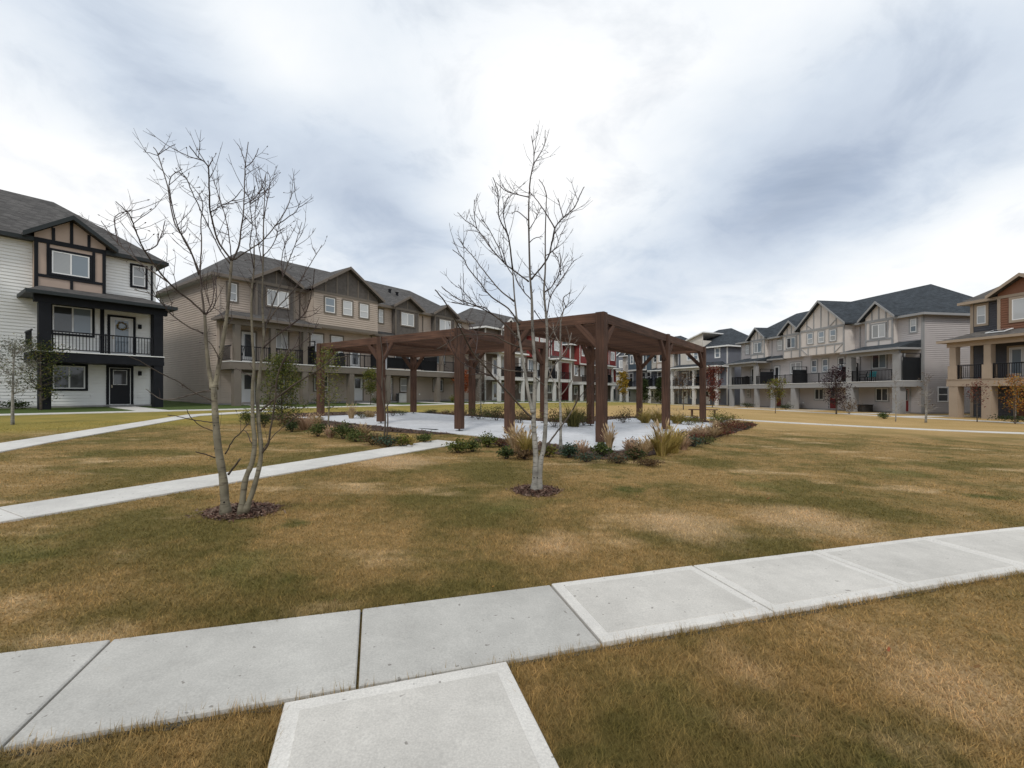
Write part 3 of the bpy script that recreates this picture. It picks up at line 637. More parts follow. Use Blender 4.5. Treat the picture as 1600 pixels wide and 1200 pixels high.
        MB().prism([(s.X(t0), y - 0.012, z1 - 0.12), (s.X(t1), y - 0.012, z1 - 0.12), (s.X(t1), y - 0.012, zw(t1)), (s.X(tc), y - 0.012, zw(tc)), (s.X(t0), y - 0.012, zw(t0))], (0, 0.05, 0)).build('gable_wall', gm, s.e)
        f0 = y - 0.42; th = 0.14; zr = lambda t: peak - sl * abs(t - tc)
        rf = MB()
        for k in (-1, 1):
            te = tc + k * (half + eave)
            rf.prism([(s.X(tc), f0, zr(tc)), (s.X(te), f0, zr(te)), (s.X(te), f0, zr(te) - th), (s.X(tc), f0, zr(tc) - th)], (0, back - f0, 0))
        r = rf.build('gable_roof', s.p['roof'], s.e); fb = MB()
        for k in (-1, 1):
            te = tc + k * (half + eave + 0.02)
            fb.prism([(s.X(tc), f0 - 0.035, zr(tc) + 0.02), (s.X(te), f0 - 0.035, zr(te) + 0.02), (s.X(te), f0 - 0.035, zr(te) - 0.20), (s.X(tc), f0 - 0.035, zr(tc) - 0.20)], (0, 0.033, 0))
        fb.build('barge_board', fascia or s.p['barge'], r)
        bm = battmat or s.p['batten']; q = y - 0.05
        def bat(a, b, c, d_, pr=0.0): s.box('batten', bm, a, b, q - pr, y - 0.003, c, d_)
        if style == 'timber' or style == 'big':
            bw = 0.13
            bat(t0 - 0.01, t0 + bw, zb, z1 - 0.14); bat(t1 - bw, t1 + 0.01, zb, z1 - 0.14); bat(t0 - 0.01, t1 + 0.01, z1 - 0.139, z1 + 0.08, 0.004)
            n = 3 if style == 'timber' else 5
            for i in range(n):
                t = t0 + (t1 - t0) * (i + 1) / (n + 1); bat(t - 0.06, t + 0.06, z1 + 0.081, zw(t + (0.06 if t > tc else -0.06)))
            bat(t0 + bw, t1 - bw, 6.48, 6.62, 0.003)
            m_ = [tc] if style == 'timber' else [t0 + (t1 - t0) * f for f in (0.20, 0.40, 0.60, 0.80)]
            for t in m_: bat(t - 0.055, t + 0.055, zb, 6.479)
            if style == 'timber':
                for t in (t0 + 0.42, t1 - 0.42 - 0.11): bat(t, t + 0.11, 6.621, z1 - 0.14)
            else:
                for (ta, tb) in ((t0 + 0.95, t0 + 0.12), (t1 - 0.95, t1 - 0.12)):
                    MB().prism([(s.X(ta), q, zb + 0.1), (s.X(ta + 0.12), q, zb + 0.1), (s.X(tb + 0.12), q, 6.46), (s.X(tb), q, 6.46)], (0, 0.04, 0)).build('batten', bm, s.e)
                for (ta, tb) in ((t0 + 1.55, t0 + 0.9), (t1 - 1.55, t1 - 0.9)):
                    MB().prism([(s.X(ta), q - 0.006, z1 + 0.1), (s.X(ta + 0.12), q - 0.006, z1 + 0.1), (s.X(tb + 0.12), q - 0.006, z1 + 0.62), (s.X(tb), q - 0.006, z1 + 0.62)], (0, 0.04, 0)).build('batten', bm, s.e)
        elif style == 'shingle':
            bat(t0 - 0.01, t0 + 0.12, zb, z1 - 0.14); bat(t1 - 0.12, t1 + 0.01, zb, z1 - 0.14); bat(t0 - 0.01, t1 + 0.01, z1 - 0.139, z1 + 0.06, 0.004); bat(tc - 0.055, tc + 0.055, z1 + 0.061, zw(tc + 0.055))
        elif style == 'shingle_big':
            bat(t0 - 0.01, t1 + 0.01, z1 - 0.139, z1 + 0.06, 0.004)
            for i in range(5):
                t = t0 + (t1 - t0) * (i + 1) / 6; bat(t - 0.055, t + 0.055, z1 + 0.061, zw(t + (0.055 if t > tc else -0.055)))
            bat(t0 - 0.01, t1 + 0.01, zb - 0.02, zb + 0.22, 0.006)
        elif style == 'band':
            bat(t0 - 0.01, t1 + 0.01, zb - 0.02, zb + 0.20, 0.006); bat(t0 - 0.01, t0 + 0.11, zb + 0.201, z1 - 0.14); bat(t1 - 0.11, t1 + 0.01, zb + 0.201, z1 - 0.14)
        return r
    def deck(s, t0, t1, out=1.9, zb=2.26, zt=2.72, edge='trim_white'):
        d_ = MB().box(s.X(t0), s.X(t1), -out, -0.025, zb, zt).build('deck', s.p['deck'], s.e)
        MB().box(s.X(t0 - 0.02), s.X(t1 + 0.02), -out - 0.03, -0.024, zt + 0.002, zt + 0.05).build('deck_edge', edge, d_)
        MB().box(s.X(t0 - 0.012), s.X(t1 + 0.012), -out - 0.014, -out - 0.002, zb + 0.002, zb + 0.2).build('lower_band', s.p['deck'], d_)
    def post(s, t, w, z0, z1, out=1.9, mat=None, base=None):
        o = MB().box(s.X(t - w / 2), s.X(t + w / 2), -out + 0.012, -out + 0.012 + w, z0, z1).build('post', mat or s.p['post'], s.e)
        if base: MB().box(s.X(t - w / 2 - 0.06), s.X(t + w / 2 + 0.06), -out - 0.05, -out + w + 0.07, z0, z0 + base).build('pier', mat or s.p['post'], o)
    def rail(s, t0, t1, out=1.82, z=2.775, h=0.98, side=None):
        m = MB(); m.box(s.X(t0), s.X(t1), -out - 0.03, -out + 0.03, z + h - 0.06, z + h); m.box(s.X(t0), s.X(t1), -out - 0.02, -out + 0.02, z + 0.07, z + 0.11)
        n = max(1, int((t1 - t0) / 1.5))
        for i in range(n + 1):
            t = t0 + 0.03 + (t1 - t0 - 0.06) * i / n; m.box(s.X(t - 0.03), s.X(t + 0.03), -out - 0.034, -out + 0.034, z, z + h + 0.03)
        r = m.build('railing', 'rail_black', s.e); b = MB(); k = int((t1 - t0) / 0.12)
        for i in range(1, k): t = t0 + (t1 - t0) * i / k; b.box(s.X(t - 0.012), s.X(t + 0.012), -out - 0.012, -out + 0.012, z + 0.11, z + h - 0.06)
        tag(b.build('balusters', 'rail_black', r), kind='stuff')
    def rail_end(s, t, out=1.82, z=2.775, h=0.98):
        x = s.X(t); m = MB(); m.box(x - 0.03, x + 0.03, -out + 0.036, -0.06, z + h - 0.06, z + h); m.box(x - 0.02, x + 0.02, -out + 0.036, -0.06, z + 0.07, z + 0.11); r = m.build('railing', 'rail_black', s.e); b = MB()
        for i in range(1, 15): y = -out + 0.036 + (out - 0.1) * i / 15; b.box(x - 0.012, x + 0.012, y - 0.012, y + 0.012, z + 0.11, z + h - 0.06)
        tag(b.build('balusters', 'rail_black', r), kind='stuff')
    def screen(s, t, out=1.8, z=2.80, h=1.35, gap=True):
        m = MB(); x = s.X(t); m.box(x - 0.02, x + 0.02, -out, -0.05, z, z + h); o = m.build('privacy_screen', 'screen_black', s.e)
        if gap:
            f = MB(); f.box(x - 0.03, x + 0.03, -out - 0.03, -out + 0.03, z + h, z + h + 0.3); f.box(x - 0.03, x + 0.03, -0.1, -0.05, z + h, z + h + 0.3); f.box(x - 0.03, x + 0.03, -out - 0.03, -0.05, z + h + 0.301, z + h + 0.35); f.build('cap_rail', 'rail_black', o)
    def porch_roof(s, t0, t1, out=2.35, ze=5.52, zt=6.18, hip=(True, True), beam=True):
        a, b = t0, t1; ia = 0.9 if hip[0] else 0.0; ib = 0.9 if hip[1] else 0.0; m = MB()
        A, B = (s.X(a), -out, ze), (s.X(b), -out, ze); C, D = (s.X(b), -0.03, ze), (s.X(a), -0.03, ze); P, Q = (s.X(a + ia), -0.03, zt), (s.X(b - ib), -0.03, zt)
        m.quad(A, B, Q, P); m.poly([D, A, P]); m.poly([B, C, Q]); r = m.build('porch_roof', s.p['roof'], s.e)
        f = MB(); f.box(s.X(a), s.X(b), -out - 0.03, -out, ze - 0.15, ze + 0.015); f.box(s.X(a) - 0.03 * s.sg, s.X(a), -out - 0.03, -0.03, ze - 0.15, ze + 0.015); f.box(s.X(b), s.X(b) + 0.03 * s.sg, -out - 0.03, -0.03, ze - 0.15, ze + 0.015); f.build('gutter', s.p['fascia'], r)
        MB().box(s.X(a), s.X(b), -out, -0.03, ze - 0.12, ze - 0.09).build('soffit', s.p['psoffit'], r)
        if beam:
            MB().box(s.X(a + 0.30), s.X(b - 0.30), -1.9 + 0.02, -1.9 + 0.26, ze - 0.47, ze - 0.125).build('beam', s.p['post'], s.e)
    def downspout(s, t, y=-0.09, z0=0.1, z1=8.1, mat=None):
        s.box('downspout', mat or s.p['casing'], t - 0.04, t + 0.04, y, y + 0.07, z0, z1)
    def lamp(s, t, z, y=0.0):
        s.box('wall_lamp', 'trim_black', t - 0.07, t + 0.07, y - 0.16, y - 0.02, z, z + 0.24)
    def outlet(s, t, z, y=0.0):
        s.box('outlet_box', 'vinyl_white', t - 0.06, t + 0.06, y - 0.07, y - 0.015, z, z + 0.11)

def white_house():
    p = dict(corner='siding_white', roof='shingle_grey', fascia='fascia_black', casing='trim_black', barge='fascia_black', batten='trim_black', deck='trim_black', post='trim_black', psoffit='fascia_black')
    r = Row('townhouse_row', (-20.8, 26.5), 36, -1, 17.5, p, 'white sided townhouse row with black trim and half timbered gable')
    r.shell('siding_white'); r.hip_roof(ridge=12.0, inset=3.4)
    r.gable(2.30, 4.95, -0.5, 9.72, 'stucco_tan', zb=5.6, style='timber')
    r.window(2.95, 4.35, 6.74, 7.86, -0.5, 'v', ('glass_painted_sky', 'glass_curtain'))
    r.window(0.46, 1.04, 6.82, 7.94, 0, 'h', 'glass_curtain'); r.window(6.2, 6.8, 6.82, 7.94, 0, 'h')
    r.gable(8.5, 14.0, -1.2, 10.6, 'stucco_tan', zb=5.6, style='big')
    for t in (9.5, 10.9, 12.3): r.window(t, t + 0.72, 6.85, 7.95, -1.2, 'h', 'glass_curtain')
    for t in (7.6, 9.6, 11.6, 14.6): r.window(t, t + 1.2, 3.8, 5.2, 0, 'v'); r.window(t, t + 1.1, 0.98, 2.16, 0, 'v', 'glass_dark')
    r.porch_roof(-0.35, 5.45); r.deck(0.12, 5.25)
    for t in (0.36, 4.78): r.post(t, 0.42, 2.775, 5.04); r.post(t, 0.42, -0.3, 2.258)
    r.rail(0.60, 4.55); r.rail_end(5.2); r.rail_end(0.16)
    r.window(2.75, 4.25, 3.82, 5.22, 0, 'v', ('glass_painted_sky', 'glass_dark')); r.door(1.02, 2.0, 2.80, 4.92, 'door_white', lite=(0.1, 0.93), glass='glass_painted_sky'); r.lamp(0.72, 4.4)
    r.box('door_post', 'trim_black', 2.25, 2.42, -0.055, -0.031, 2.775, 5.35)
    r.window(3.02, 4.24, 0.98, 2.16, 0, 'v', 'glass_dark'); r.door(1.12, 2.05, 0.12, 2.14, 'door_black'); r.lamp(0.72, 1.75); r.outlet(0.75, 0.5); r.outlet(2.75, 0.55)
    r.box('door_step', 'foundation_grey', 0.95, 2.2, -0.75, -0.03, -0.2, 0.06)
    r.downspout(0.16); r.outlet(6.4, 0.6)
    return r
white_house()

def brown_row():
    p = dict(corner='siding_taupe', roof='shingle_grey', fascia='fascia_brown', casing='trim_olive', barge='fascia_brown', batten='trim_olive', deck='trim_olive', post='trim_olive', psoffit='trim_olive')
    r = Row('townhouse_row', (-18.9, 29.2), 36, 1, 24.2, p, 'taupe sided townhouse row with dark shingled gables behind the pergola')
    r.shell('siding_taupe'); r.hip_roof(ridge=11.75, inset=3.6)
    r.gable(2.12, 4.85, -0.5, 9.50, 'shingle_brown', style='shingle', zb=5.9); r.window(2.86, 4.34, 6.80, 7.90, -0.5, 'v', ('glass_curtain', 'glass_blind'))
    r.gable(5.85, 11.5, -1.2, 10.55, 'siding_taupe', style='shingle_big', gmat='shingle_brown', zb=5.65, z1=8.28)
    for t in (6.75, 8.25, 9.75): r.window(t, t + 0.80, 6.82, 7.92, -1.2, 'h', 'glass_blind' if t > 7 else 'glass_painted_sky')
    r.gable(13.92, 16.66, -0.5, 9.5, 'shingle_brown', style='shingle', zb=5.9); r.window(14.58, 16.05, 6.86, 7.98, -0.5, 'v', ('glass_blind', 'glass_curtain'))
    r.gable(18.7, 21.5, -0.5, 9.5, 'shingle_brown', style='shingle', zb=5.9); r.window(19.35, 20.9, 6.86, 7.98, -0.5, 'v', 'glass_blind')
    r.window(0.60, 1.14, 6.80, 7.96, 0, 'h', 'glass_curtain'); r.window(12.50, 12.98, 6.86, 8.0, 0, 'h', 'glass_blind'); r.window(22.4, 23.0, 6.86, 8.0, 0, 'h', 'glass_blind')
    r.porch_roof(-0.35, 5.75, hip=(True, False)); r.porch_roof(17.6, 24.5, hip=(False, True)); r.porch_roof(11.6, 17.5, out=0.75, ze=5.75, zt=6.1, hip=(False, False), beam=False)
    r.deck(0.0, 24.2)
    for t, w in ((0.42, 0.34), (2.62, 0.32), (4.85, 0.32)): r.post(t, w, 2.775, 5.04)
    for t in (18.4, 21.1, 23.9): r.post(t, 0.32, 2.775, 5.04)
    for t in (0.42, 2.62, 4.85, 8.6, 12.1, 14.6, 17.9, 21.0, 23.9): r.post(t, 0.42, -0.3, 2.258)
    for a, b in ((0.62, 2.44), (2.80, 4.67), (5.05, 11.4), (12.0, 17.7), (18.6, 20.9), (21.3, 23.7)): r.rail(a, b)
    r.rail_end(0.06); r.rail_end(24.1)
    for t in (5.6, 11.7, 17.75): r.screen(t)
    r.door(1.42, 2.30, 2.80, 4.86, 'door_white', lite=(0.2, 0.93)); r.window(3.70, 4.55, 3.95, 5.2, 0, 'v', 'glass_blind'); r.lamp(1.05, 4.4)
    r.window(6.3, 7.3, 3.9, 5.25, 0, 'h', 'glass_blind'); r.window(8.0, 9.0, 3.9, 5.25, 0, 'h', 'glass_blind'); r.door(9.7, 10.6, 2.8, 4.86, 'door_white', lite=(0.15, 0.93)); r.door(12.5, 13.4, 2.8, 4.86, 'door_white', lite=(0.15, 0.93))
    r.window(14.3, 16.0, 3.6, 5.1, 0, 'v', 'glass_dark'); r.window(19.3, 20.6, 3.7, 5.1, 0, 'v', 'glass_painted_sky'); r.door(21.9, 22.8, 2.8, 4.86, 'door_white', lite=(0.15, 0.93))
    r.door(1.42, 2.28, 0.12, 2.12, 'door_white', lite=(0.45, 0.93)); r.window(3.55, 4.3, 0.95, 2.1, 0, 'v', 'glass_dark'); r.outlet(4.6, 0.5)
    r.window(6.6, 7.7, 0.95, 2.1, 0, 'v', 'glass_dark'); r.door(9.95, 10.85, 0.12, 2.10, 'door_white', lite=(0.52, 0.93)); r.box('house_number', 'vinyl_white', 11.1, 11.45, -0.06, -0.031, 1.75, 1.95)
    r.window(14.9, 15.8, 0.90, 2.1, 0, 'h', 'glass_curtain'); r.door(13.1, 13.95, 0.12, 2.10, 'door_white'); r.window(19.0, 20.3, 0.95, 2.1, 0, 'v', 'glass_dark'); r.door(22.0, 22.9, 0.12, 2.10, 'door_white')
    for t in (5.45, 11.75, 17.6): r.downspout(t, z0=2.8)
    r.downspout(0.06, z0=0.1, mat='siding_taupe')
    for t in (11.9, 17.2): r.outlet(t, 0.6)
    for t in (1.4, 9.9, 13.1, 22.0): r.box('door_step', 'foundation_grey', t - 0.2, t + 1.1, -0.9, -0.03, -0.2, 0.06)
    # the balcony of the middle home is screened with dark cloth tied behind its railing
    r.box('screen_cloth', 'screen_black', 12.1, 17.6, -1.76, -1.74, 2.86, 3.74)
    return r
brown_row()

def grey_row():
    p = dict(corner='trim_grey', roof='shingle_slate', fascia='trim_grey', casing='trim_grey', barge='trim_grey', batten='trim_grey', deck='trim_grey', post='trim_grey', psoffit='trim_grey')
    r = Row('townhouse_row', (34.1, 37.8), 170.5, -1, 22.7, p, 'pale grey townhouse row with cream half timbered gables and blue black roof')
    r.shell('siding_grey'); r.hip_roof(ridge=11.8, inset=3.4)
    r.gable(2.02, 4.63, -0.5, 9.98, 'stucco_cream', style='timber', zb=5.8); r.window(2.72, 3.95, 6.72, 7.92, -0.5, 'v', ('glass_blind', 'glass_curtain'))
    r.gable(6.15, 11.5, -1.2, 11.15, 'stucco_cream', style='big', zb=5.68)
    for t in (7.07, 8.42, 9.83): r.window(t, t + 0.68, 6.90, 7.98, -1.2, 'h', ('glass_curtain', 'glass_painted_sky'))
    r.gable(12.3, 14.78, -0.5, 9.85, 'stucco_cream', style='timber', zb=5.68); r.window(12.95, 14.2, 6.8, 7.95, -0.5, 'v', ('glass_painted_sky', 'glass_dark'))
    r.gable(17.75, 20.2, -0.5, 9.85, 'stucco_cream', style='timber', zb=5.9); r.window(18.3, 19.6, 6.75, 7.95, -0.5, 'v', ('glass_painted_sky', 'glass_curtain'))
    r.window(0.46, 0.96, 6.90, 8.0, 0, 'h', ('glass_painted_sky', 'glass_blind')); r.window(15.5, 16.2, 6.78, 7.95, 0, 'h', 'glass_blind'); r.window(21.2, 21.8, 6.8, 7.95, 0, 'h')
    r.porch_roof(0.1, 5.45, hip=(False, True)); r.porch_roof(17.2, 23.0, hip=(False, True)); r.porch_roof(14.85, 17.0, out=0.8, ze=5.75, zt=6.15, hip=(False, False), beam=False)
    r.deck(0.0, 22.7)
    for t, w in ((0.62, 0.60), (5.05, 0.55)): r.post(t, w, 2.775, 5.04)
    for t, w in ((17.75, 0.42), (22.35, 0.45)): r.post(t, w, 2.775, 5.04)
    for t, w in ((0.62, 0.62), (5.0, 0.70), (11.8, 0.55), (14.9, 0.4), (17.6, 0.42), (20.2, 0.38), (22.35, 0.45)): r.post(t, w, -0.3, 2.258)
    for a, b in ((0.95, 4.75), (5.4, 17.5), (18.0, 22.1)): r.rail(a, b)
    r.rail_end(22.6)
    for t in (5.85, 11.9, 16.9): r.screen(t, h=1.45)
    r.screen(0.1, h=1.9)
    r.window(3.05, 4.40, 4.0, 5.25, 0, 'v', ('glass_painted_sky', 'glass_dark'))
    for t in (7.3, 9.2, 10.6): r.window(t, t + 0.66, 3.95, 5.25, 0, 'h', ('glass_painted_sky', 'glass_dark'))
    r.door(15.9, 16.7, 2.8, 4.9, 'door_white', lite=(0.2, 0.93)); r.window(12.7, 14.2, 3.9, 5.15, 0, 'v', 'glass_curtain'); r.door(19.9, 20.8, 2.8, 4.9, 'door_white', lite=(0.2, 0.93)); r.lamp(17.2, 4.3); r.lamp(6.4, 4.4)
    r.window(2.90, 4.02, 1.02, 2.16, 0, 'v', 'glass_dark'); r.door(1.05, 1.60, 0.14, 2.12, 'door_red', lite=(0.5, 0.93)); r.window(9.75, 10.85, 1.05, 2.18, 0, 'v', 'glass_dark'); r.window(13.0, 14.0, 1.05, 2.18, 0, 'v', 'glass_dark')
    r.door(8.2, 9.0, 0.14, 2.12, 'door_red'); r.door(15.6, 16.4, 0.14, 2.12, 'door_red', lite=(0.5, 0.93)); r.window(21.0, 21.6, 1.2, 2.2, 0, 'h', 'glass_curtain')
    for t in (2.2, 6.5, 12.4): r.outlet(t, 0.62)
    # end wall facing the lawn: one low window
    w = MB(); x = 0.035; w.box(0.03, x + 0.02, 1.45, 1.55, 0.98, 2.26).box(0.03, x + 0.02, 2.45, 2.55, 0.98, 2.26).box(0.03, x + 0.02, 1.55, 2.45, 0.98, 1.08).box(0.03, x + 0.02, 1.55, 2.45, 2.16, 2.26).box(0.016, x + .024, 1.55, 2.45, 1.58, 1.65)
    wo = w.build('window', 'vinyl_white', r.e)
    for a, b in ((1.08, 1.58), (1.65, 2.16)): MB().quad((0.036, 1.55, a), (0.036, 2.45, a), (0.036, 2.45, b), (0.036, 1.55, b)).build('pane', 'glass_dark', wo)
    MB().box(0.02, 0.09, 0.02, 0.10, 0.1, 8.1).build('downspout', 'trim_grey', r.e)
    r.downspout(5.6, z0=2.8); r.downspout(17.1, z0=2.8)
    return r
grey_row()

def tan_house():
    p = dict(corner='trim_sand', roof='shingle_taupe', fascia='trim_sand', casing='trim_sand', barge='trim_sand', batten='trim_sand', deck='trim_sand', post='trim_sand', psoffit='trim_sand')
    r = Row('townhouse_row', (33.3, 33.0), 170.5, 1, 16.0, p, 'sand trimmed townhouse row with charcoal siding and burnt orange gable', zoff=-0.06)
    r.shell('siding_charcoal', endmat='siding_charcoal'); r.hip_roof(ridge=11.6, inset=3.4)
    r.gable(1.92, 4.75, -0.5, 9.6, 'siding_orange', style='plain', zb=5.9); r.box('corner_trim', 'trim_sand', 1.90, 2.08, -0.54, -0.46, 5.9, 8.2)
    r.window(2.72, 4.2, 6.62, 8.0, -0.5, 'v', 'glass_blind', cw=0.16); r.window(0.38, 0.92, 6.72, 8.0, 0, 'h', ('glass_curtain', 'glass_blind'), cw=0.16)
    r.gable(6.5, 12.0, -1.2, 10.6, 'siding_orange', style='band', zb=5.7)
    r.porch_roof(-0.5, 5.4, hip=(True, True)); r.deck(-0.2, 16.0, edge='trim_sand')
    # skylight in the porch roof
    sl = (6.18 - 5.52) / 2.32; f = MB()
    P = lambda t, y: (r.X(t), y, 5.52 + (y + 2.35) * sl + 0.05)
    f.prism([P(1.75, -1.35), P(2.85, -1.35), P(2.85, -0.62), P(1.75, -0.62)], (0, 0, 0.05)); so = f.build('skylight', 'vinyl_white', r.e)
    q = lambda t, y: (P(t, y)[0], y, P(t, y)[2] + 0.056); MB().quad(q(1.85, -1.28), q(2.75, -1.28), q(2.75, -0.69), q(1.85, -0.69)).build('pane', 'glass_dark', so)
    for t in (0.18, 2.25, 4.7): r.post(t, 0.40, 2.775, 5.04); r.post(t, 0.54, 2.765, 3.72, out=1.96)
    for t in (0.22, 2.20, 4.7, 8.0, 12.0): r.post(t, 0.56, -0.3, 2.258)
    for a, b in ((0.46, 1.95), (2.54, 4.4), (5.0, 15.5)): r.rail(a, b)
    r.door(2.25, 3.05, 2.8, 4.85, 'door_white', lite=(0.15, 0.93), glass='glass_painted_sky'); r.window(3.75, 5.0, 3.7, 5.2, 0, 'v', 'glass_painted_sky', cw=0.16); r.lamp(0.9, 4.3)
    r.box('corner_trim', 'trim_sand', 0.0, 0.16, -0.05, -0.031, 0.1, 8.2); r.door(2.6, 3.4, 0.12, 2.1, 'door_brown', glass='glass_dark'); r.outlet(1.3, 0.7); r.outlet(4.0, 0.7)
    return r
tan_house()

def far_rows():
    pm('trim_offwhite', (0.58, 0.57, 0.55), 0.6, 0.05, 2)
    w = dict(corner='trim_offwhite', fascia='trim_white', casing='trim_white', barge='trim_white', batten='trim_offwhite', deck='trim_offwhite', post='trim_offwhite', psoffit='trim_offwhite')
    # continuation of the left-hand side
    p = dict(w, roof='shingle_grey')
    r = Row('townhouse_row', (-3.0, 51.1), 36, 1, 17.0, p, 'brown townhouse row with white porch columns and a red bay')
    r.shell('siding_brown'); r.hip_roof(ridge=11.6, inset=3.5)
    r.gable(2.3, 5.0, -0.5, 9.7, 'siding_brown', style='band'); r.window(2.9, 4.3, 6.8, 7.9, -0.5, 'v')
    r.gable(8.2, 12.4, -0.9, 10.3, 'siding_red', style='band', zb=5.5)
    for t in (8.9, 10.1, 11.1): r.window(t, t + 0.6, 6.8, 7.9, -0.9, 'h', 'glass_blind')
    r.window(6.3, 7.0, 6.8, 7.95, 0, 'h'); r.gable(13.3, 16.2, -0.6, 9.8, 'siding_red', style='band', zb=5.6); r.window(14.1, 15.4, 6.8, 7.95, -0.6, 'v', 'glass_blind')
    r.porch_roof(-0.2, 5.3); r.porch_roof(12.6, 17.2); r.deck(0, 17, zb=2.38)
    for t in (0.3, 2.6, 4.9, 12.9, 16.6): r.post(t, 0.30, 2.775, 5.04)
    for t in (0.3, 2.6, 4.9, 8.4, 12.2, 16.6): r.post(t, 0.34, -0.3, 2.378)
    r.rail(0.5, 4.7); r.rail(5.1, 12.7); r.rail(13.1, 16.4)
    for t in (5.5, 12.3): r.screen(t)
    for t in (1.3, 10.8, 14.6): r.door(t, t + 0.85, 2.8, 4.85, 'door_white', lite=(0.15, 0.93)); r.door(t, t + 0.85, 0.12, 2.1, 'door_white', lite=(0.15, 0.93))
    for t in (3.0, 6.6, 8.6, 13.2): r.window(t, t + 1.1, 3.8, 5.2, 0, 'v'); r.window(t, t + 1.0, 1.0, 2.1, 0, 'v', 'glass_dark')
    r = Row('townhouse_row', (8.6, 67.1), 36, 1, 15.2, dict(w, roof='shingle_slate'), 'red and brown townhouse row with white deck band at the far end of the lawn')
    r.shell('siding_brown', endmat='siding_red'); r.hip_roof(ridge=11.6, inset=3.5)
    r.gable(1.2, 5.4, -0.9, 10.3, 'siding_red', style='band', zb=5.4)
    for t in (1.9, 3.0, 4.1): r.window(t, t + 0.65, 6.75, 7.95, -0.9, 'h', 'glass_curtain')
    r.gable(11.6, 14.6, -0.9, 9.9, 'siding_red', style='band', zb=2.8); r.window(12.4, 13.8, 6.7, 8.0, -0.9, 'v', 'glass_blind'); r.window(7.0, 8.4, 6.75, 7.95, 0, 'v'); r.window(9.6, 10.3, 6.75, 7.95, 0, 'h')
    r.porch_roof(5.6, 11.4); r.porch_roof(12.2, 14.6, out=1.9, ze=5.3, zt=6.0); r.deck(0, 15.2, zb=2.38)
    for t in (5.9, 8.5, 11.1): r.post(t, 0.30, 2.775, 5.04)
    for t in (0.3, 3.4, 5.9, 8.5, 11.1, 14.8): r.post(t, 0.36, -0.3, 2.378)
    r.rail(0.3, 5.7); r.rail(6.1, 11.0); r.screen(5.8); r.screen(11.2)
    for t in (1.2, 3.2, 7.4, 9.6): r.window(t, t + 1.0, 3.8, 5.2, 0, 'v'); r.window(t, t + 0.9, 1.0, 2.1, 0, 'v', 'glass_dark')
    # right-hand side beyond the pale grey row
    r = Row('townhouse_row', (29.9, 63.2), 152, -1, 8.6, dict(w, roof='shingle_slate'), 'slate grey townhouse with white corner boards and cream upswept roof')
    r.shell('siding_slate'); r.hip_roof(ridge=11.5, inset=3.2)
    r.siding('siding_cream', 3.6, 7.6, -0.6, 5.6, 9.4); m = MB(); m.quad((r.X(3.6), -0.6, 5.6), (r.X(3.6), 4, 5.6), (r.X(3.6), 4, 9.4), (r.X(3.6), -0.6, 9.4)); m.quad((r.X(7.6), -0.6, 5.6), (r.X(7.6), 4, 5.6), (r.X(7.6), 4, 9.4), (r.X(7.6), -0.6, 9.4)); m.build('bay_return', 'siding_cream', r.e)
    up = MB(); up.prism([(r.X(3.2), -1.0, 10.6), (r.X(8.0), -1.0, 9.2), (r.X(8.0), -1.0, 9.05), (r.X(3.2), -1.0, 10.45)], (0, 5.2, 0)); uo = up.build('shed_roof', 'trim_white', r.e)
    MB().prism([(r.X(3.6), -0.6, 9.4), (r.X(7.6), -0.6, 9.4), (r.X(3.6), -0.6, 10.3)], (0, 0.1, 0)).build('bay_wall', 'siding_cream', r.e)
    for t in (4.4, 5.6): r.window(t, t + 0.7, 6.7, 8.0, -0.6, 'h')
    r.window(1.2, 1.9, 6.8, 8.1, 0, 'h', 'glass_painted_sky'); r.porch_roof(-0.2, 8.6); r.deck(0, 8.6, zb=2.38)
    for t in (0.4, 4.2, 8.2): r.post(t, 0.32, 2.775, 5.04); r.post(t, 0.36, -0.3, 2.378)
    r.rail(0.6, 4.0); r.rail(4.4, 8.0); r.screen(4.3)
    for t in (1.2, 5.2): r.window(t, t + 1.2, 3.7, 5.1, 0, 'v', 'glass_dark'); r.door(t + 1.7, t + 2.5, 2.8, 4.85, 'door_white'); r.window(t, t + 1.0, 1.0, 2.1, 0, 'v', 'glass_dark'); r.door(t + 1.7, t + 2.5, 0.12, 2.1, 'door_white')
    r = Row('townhouse_row', (25.4, 71.6), 152, -1, 11.6, dict(w, roof='shingle_slate'), 'cream and dark blue townhouse row closing the end of the lawn')
    r.shell('siding_cream'); r.hip_roof(ridge=11.4, inset=3.2)
    r.gable(0.6, 3.0, -0.5, 9.7, 'stucco_cream', style='timber', battmat='trim_sand'); r.window(1.2, 2.4, 6.8, 7.95, -0.5, 'v', 'glass_dark')
    r.gable(4.6, 9.0, -1.2, 10.6, 'siding_blue', style='band', zb=5.5)
    for t in (5.3, 6.5, 7.7): r.window(t, t + 0.62, 6.75, 8.1, -1.2, 'h', 'glass_painted_sky')
    r.window(9.8, 10.5, 6.8, 7.95, 0, 'h', 'glass_dark'); r.window(3.5, 4.1, 6.8, 7.95, 0, 'h', 'glass_dark'); r.deck(0, 11.6, zb=2.38); r.porch_roof(0, 4.4, out=1.2, ze=5.4, zt=5.9, beam=False)
    s_ = r.siding('siding_slate', 0.0, 11.6, -0.03, 2.8, 5.4)
    for t in (0.4, 3.4, 6.0, 8.6, 11.2): r.post(t, 0.34, -0.3, 2.378)
    r.rail(0.3, 11.4)
    for t in (2.2, 4.4, 9.2): r.screen(t)
    for t in (0.6, 2.4, 4.8, 6.0, 7.2, 9.0, 10.2): r.window(t, t + 0.8, 3.8, 5.15, -0.03, 'h', 'glass_dark')
    for t in (1.0, 4.2, 7.0, 9.6): r.window(t, t + 0.9, 1.0, 2.1, 0, 'v', 'glass_dark')
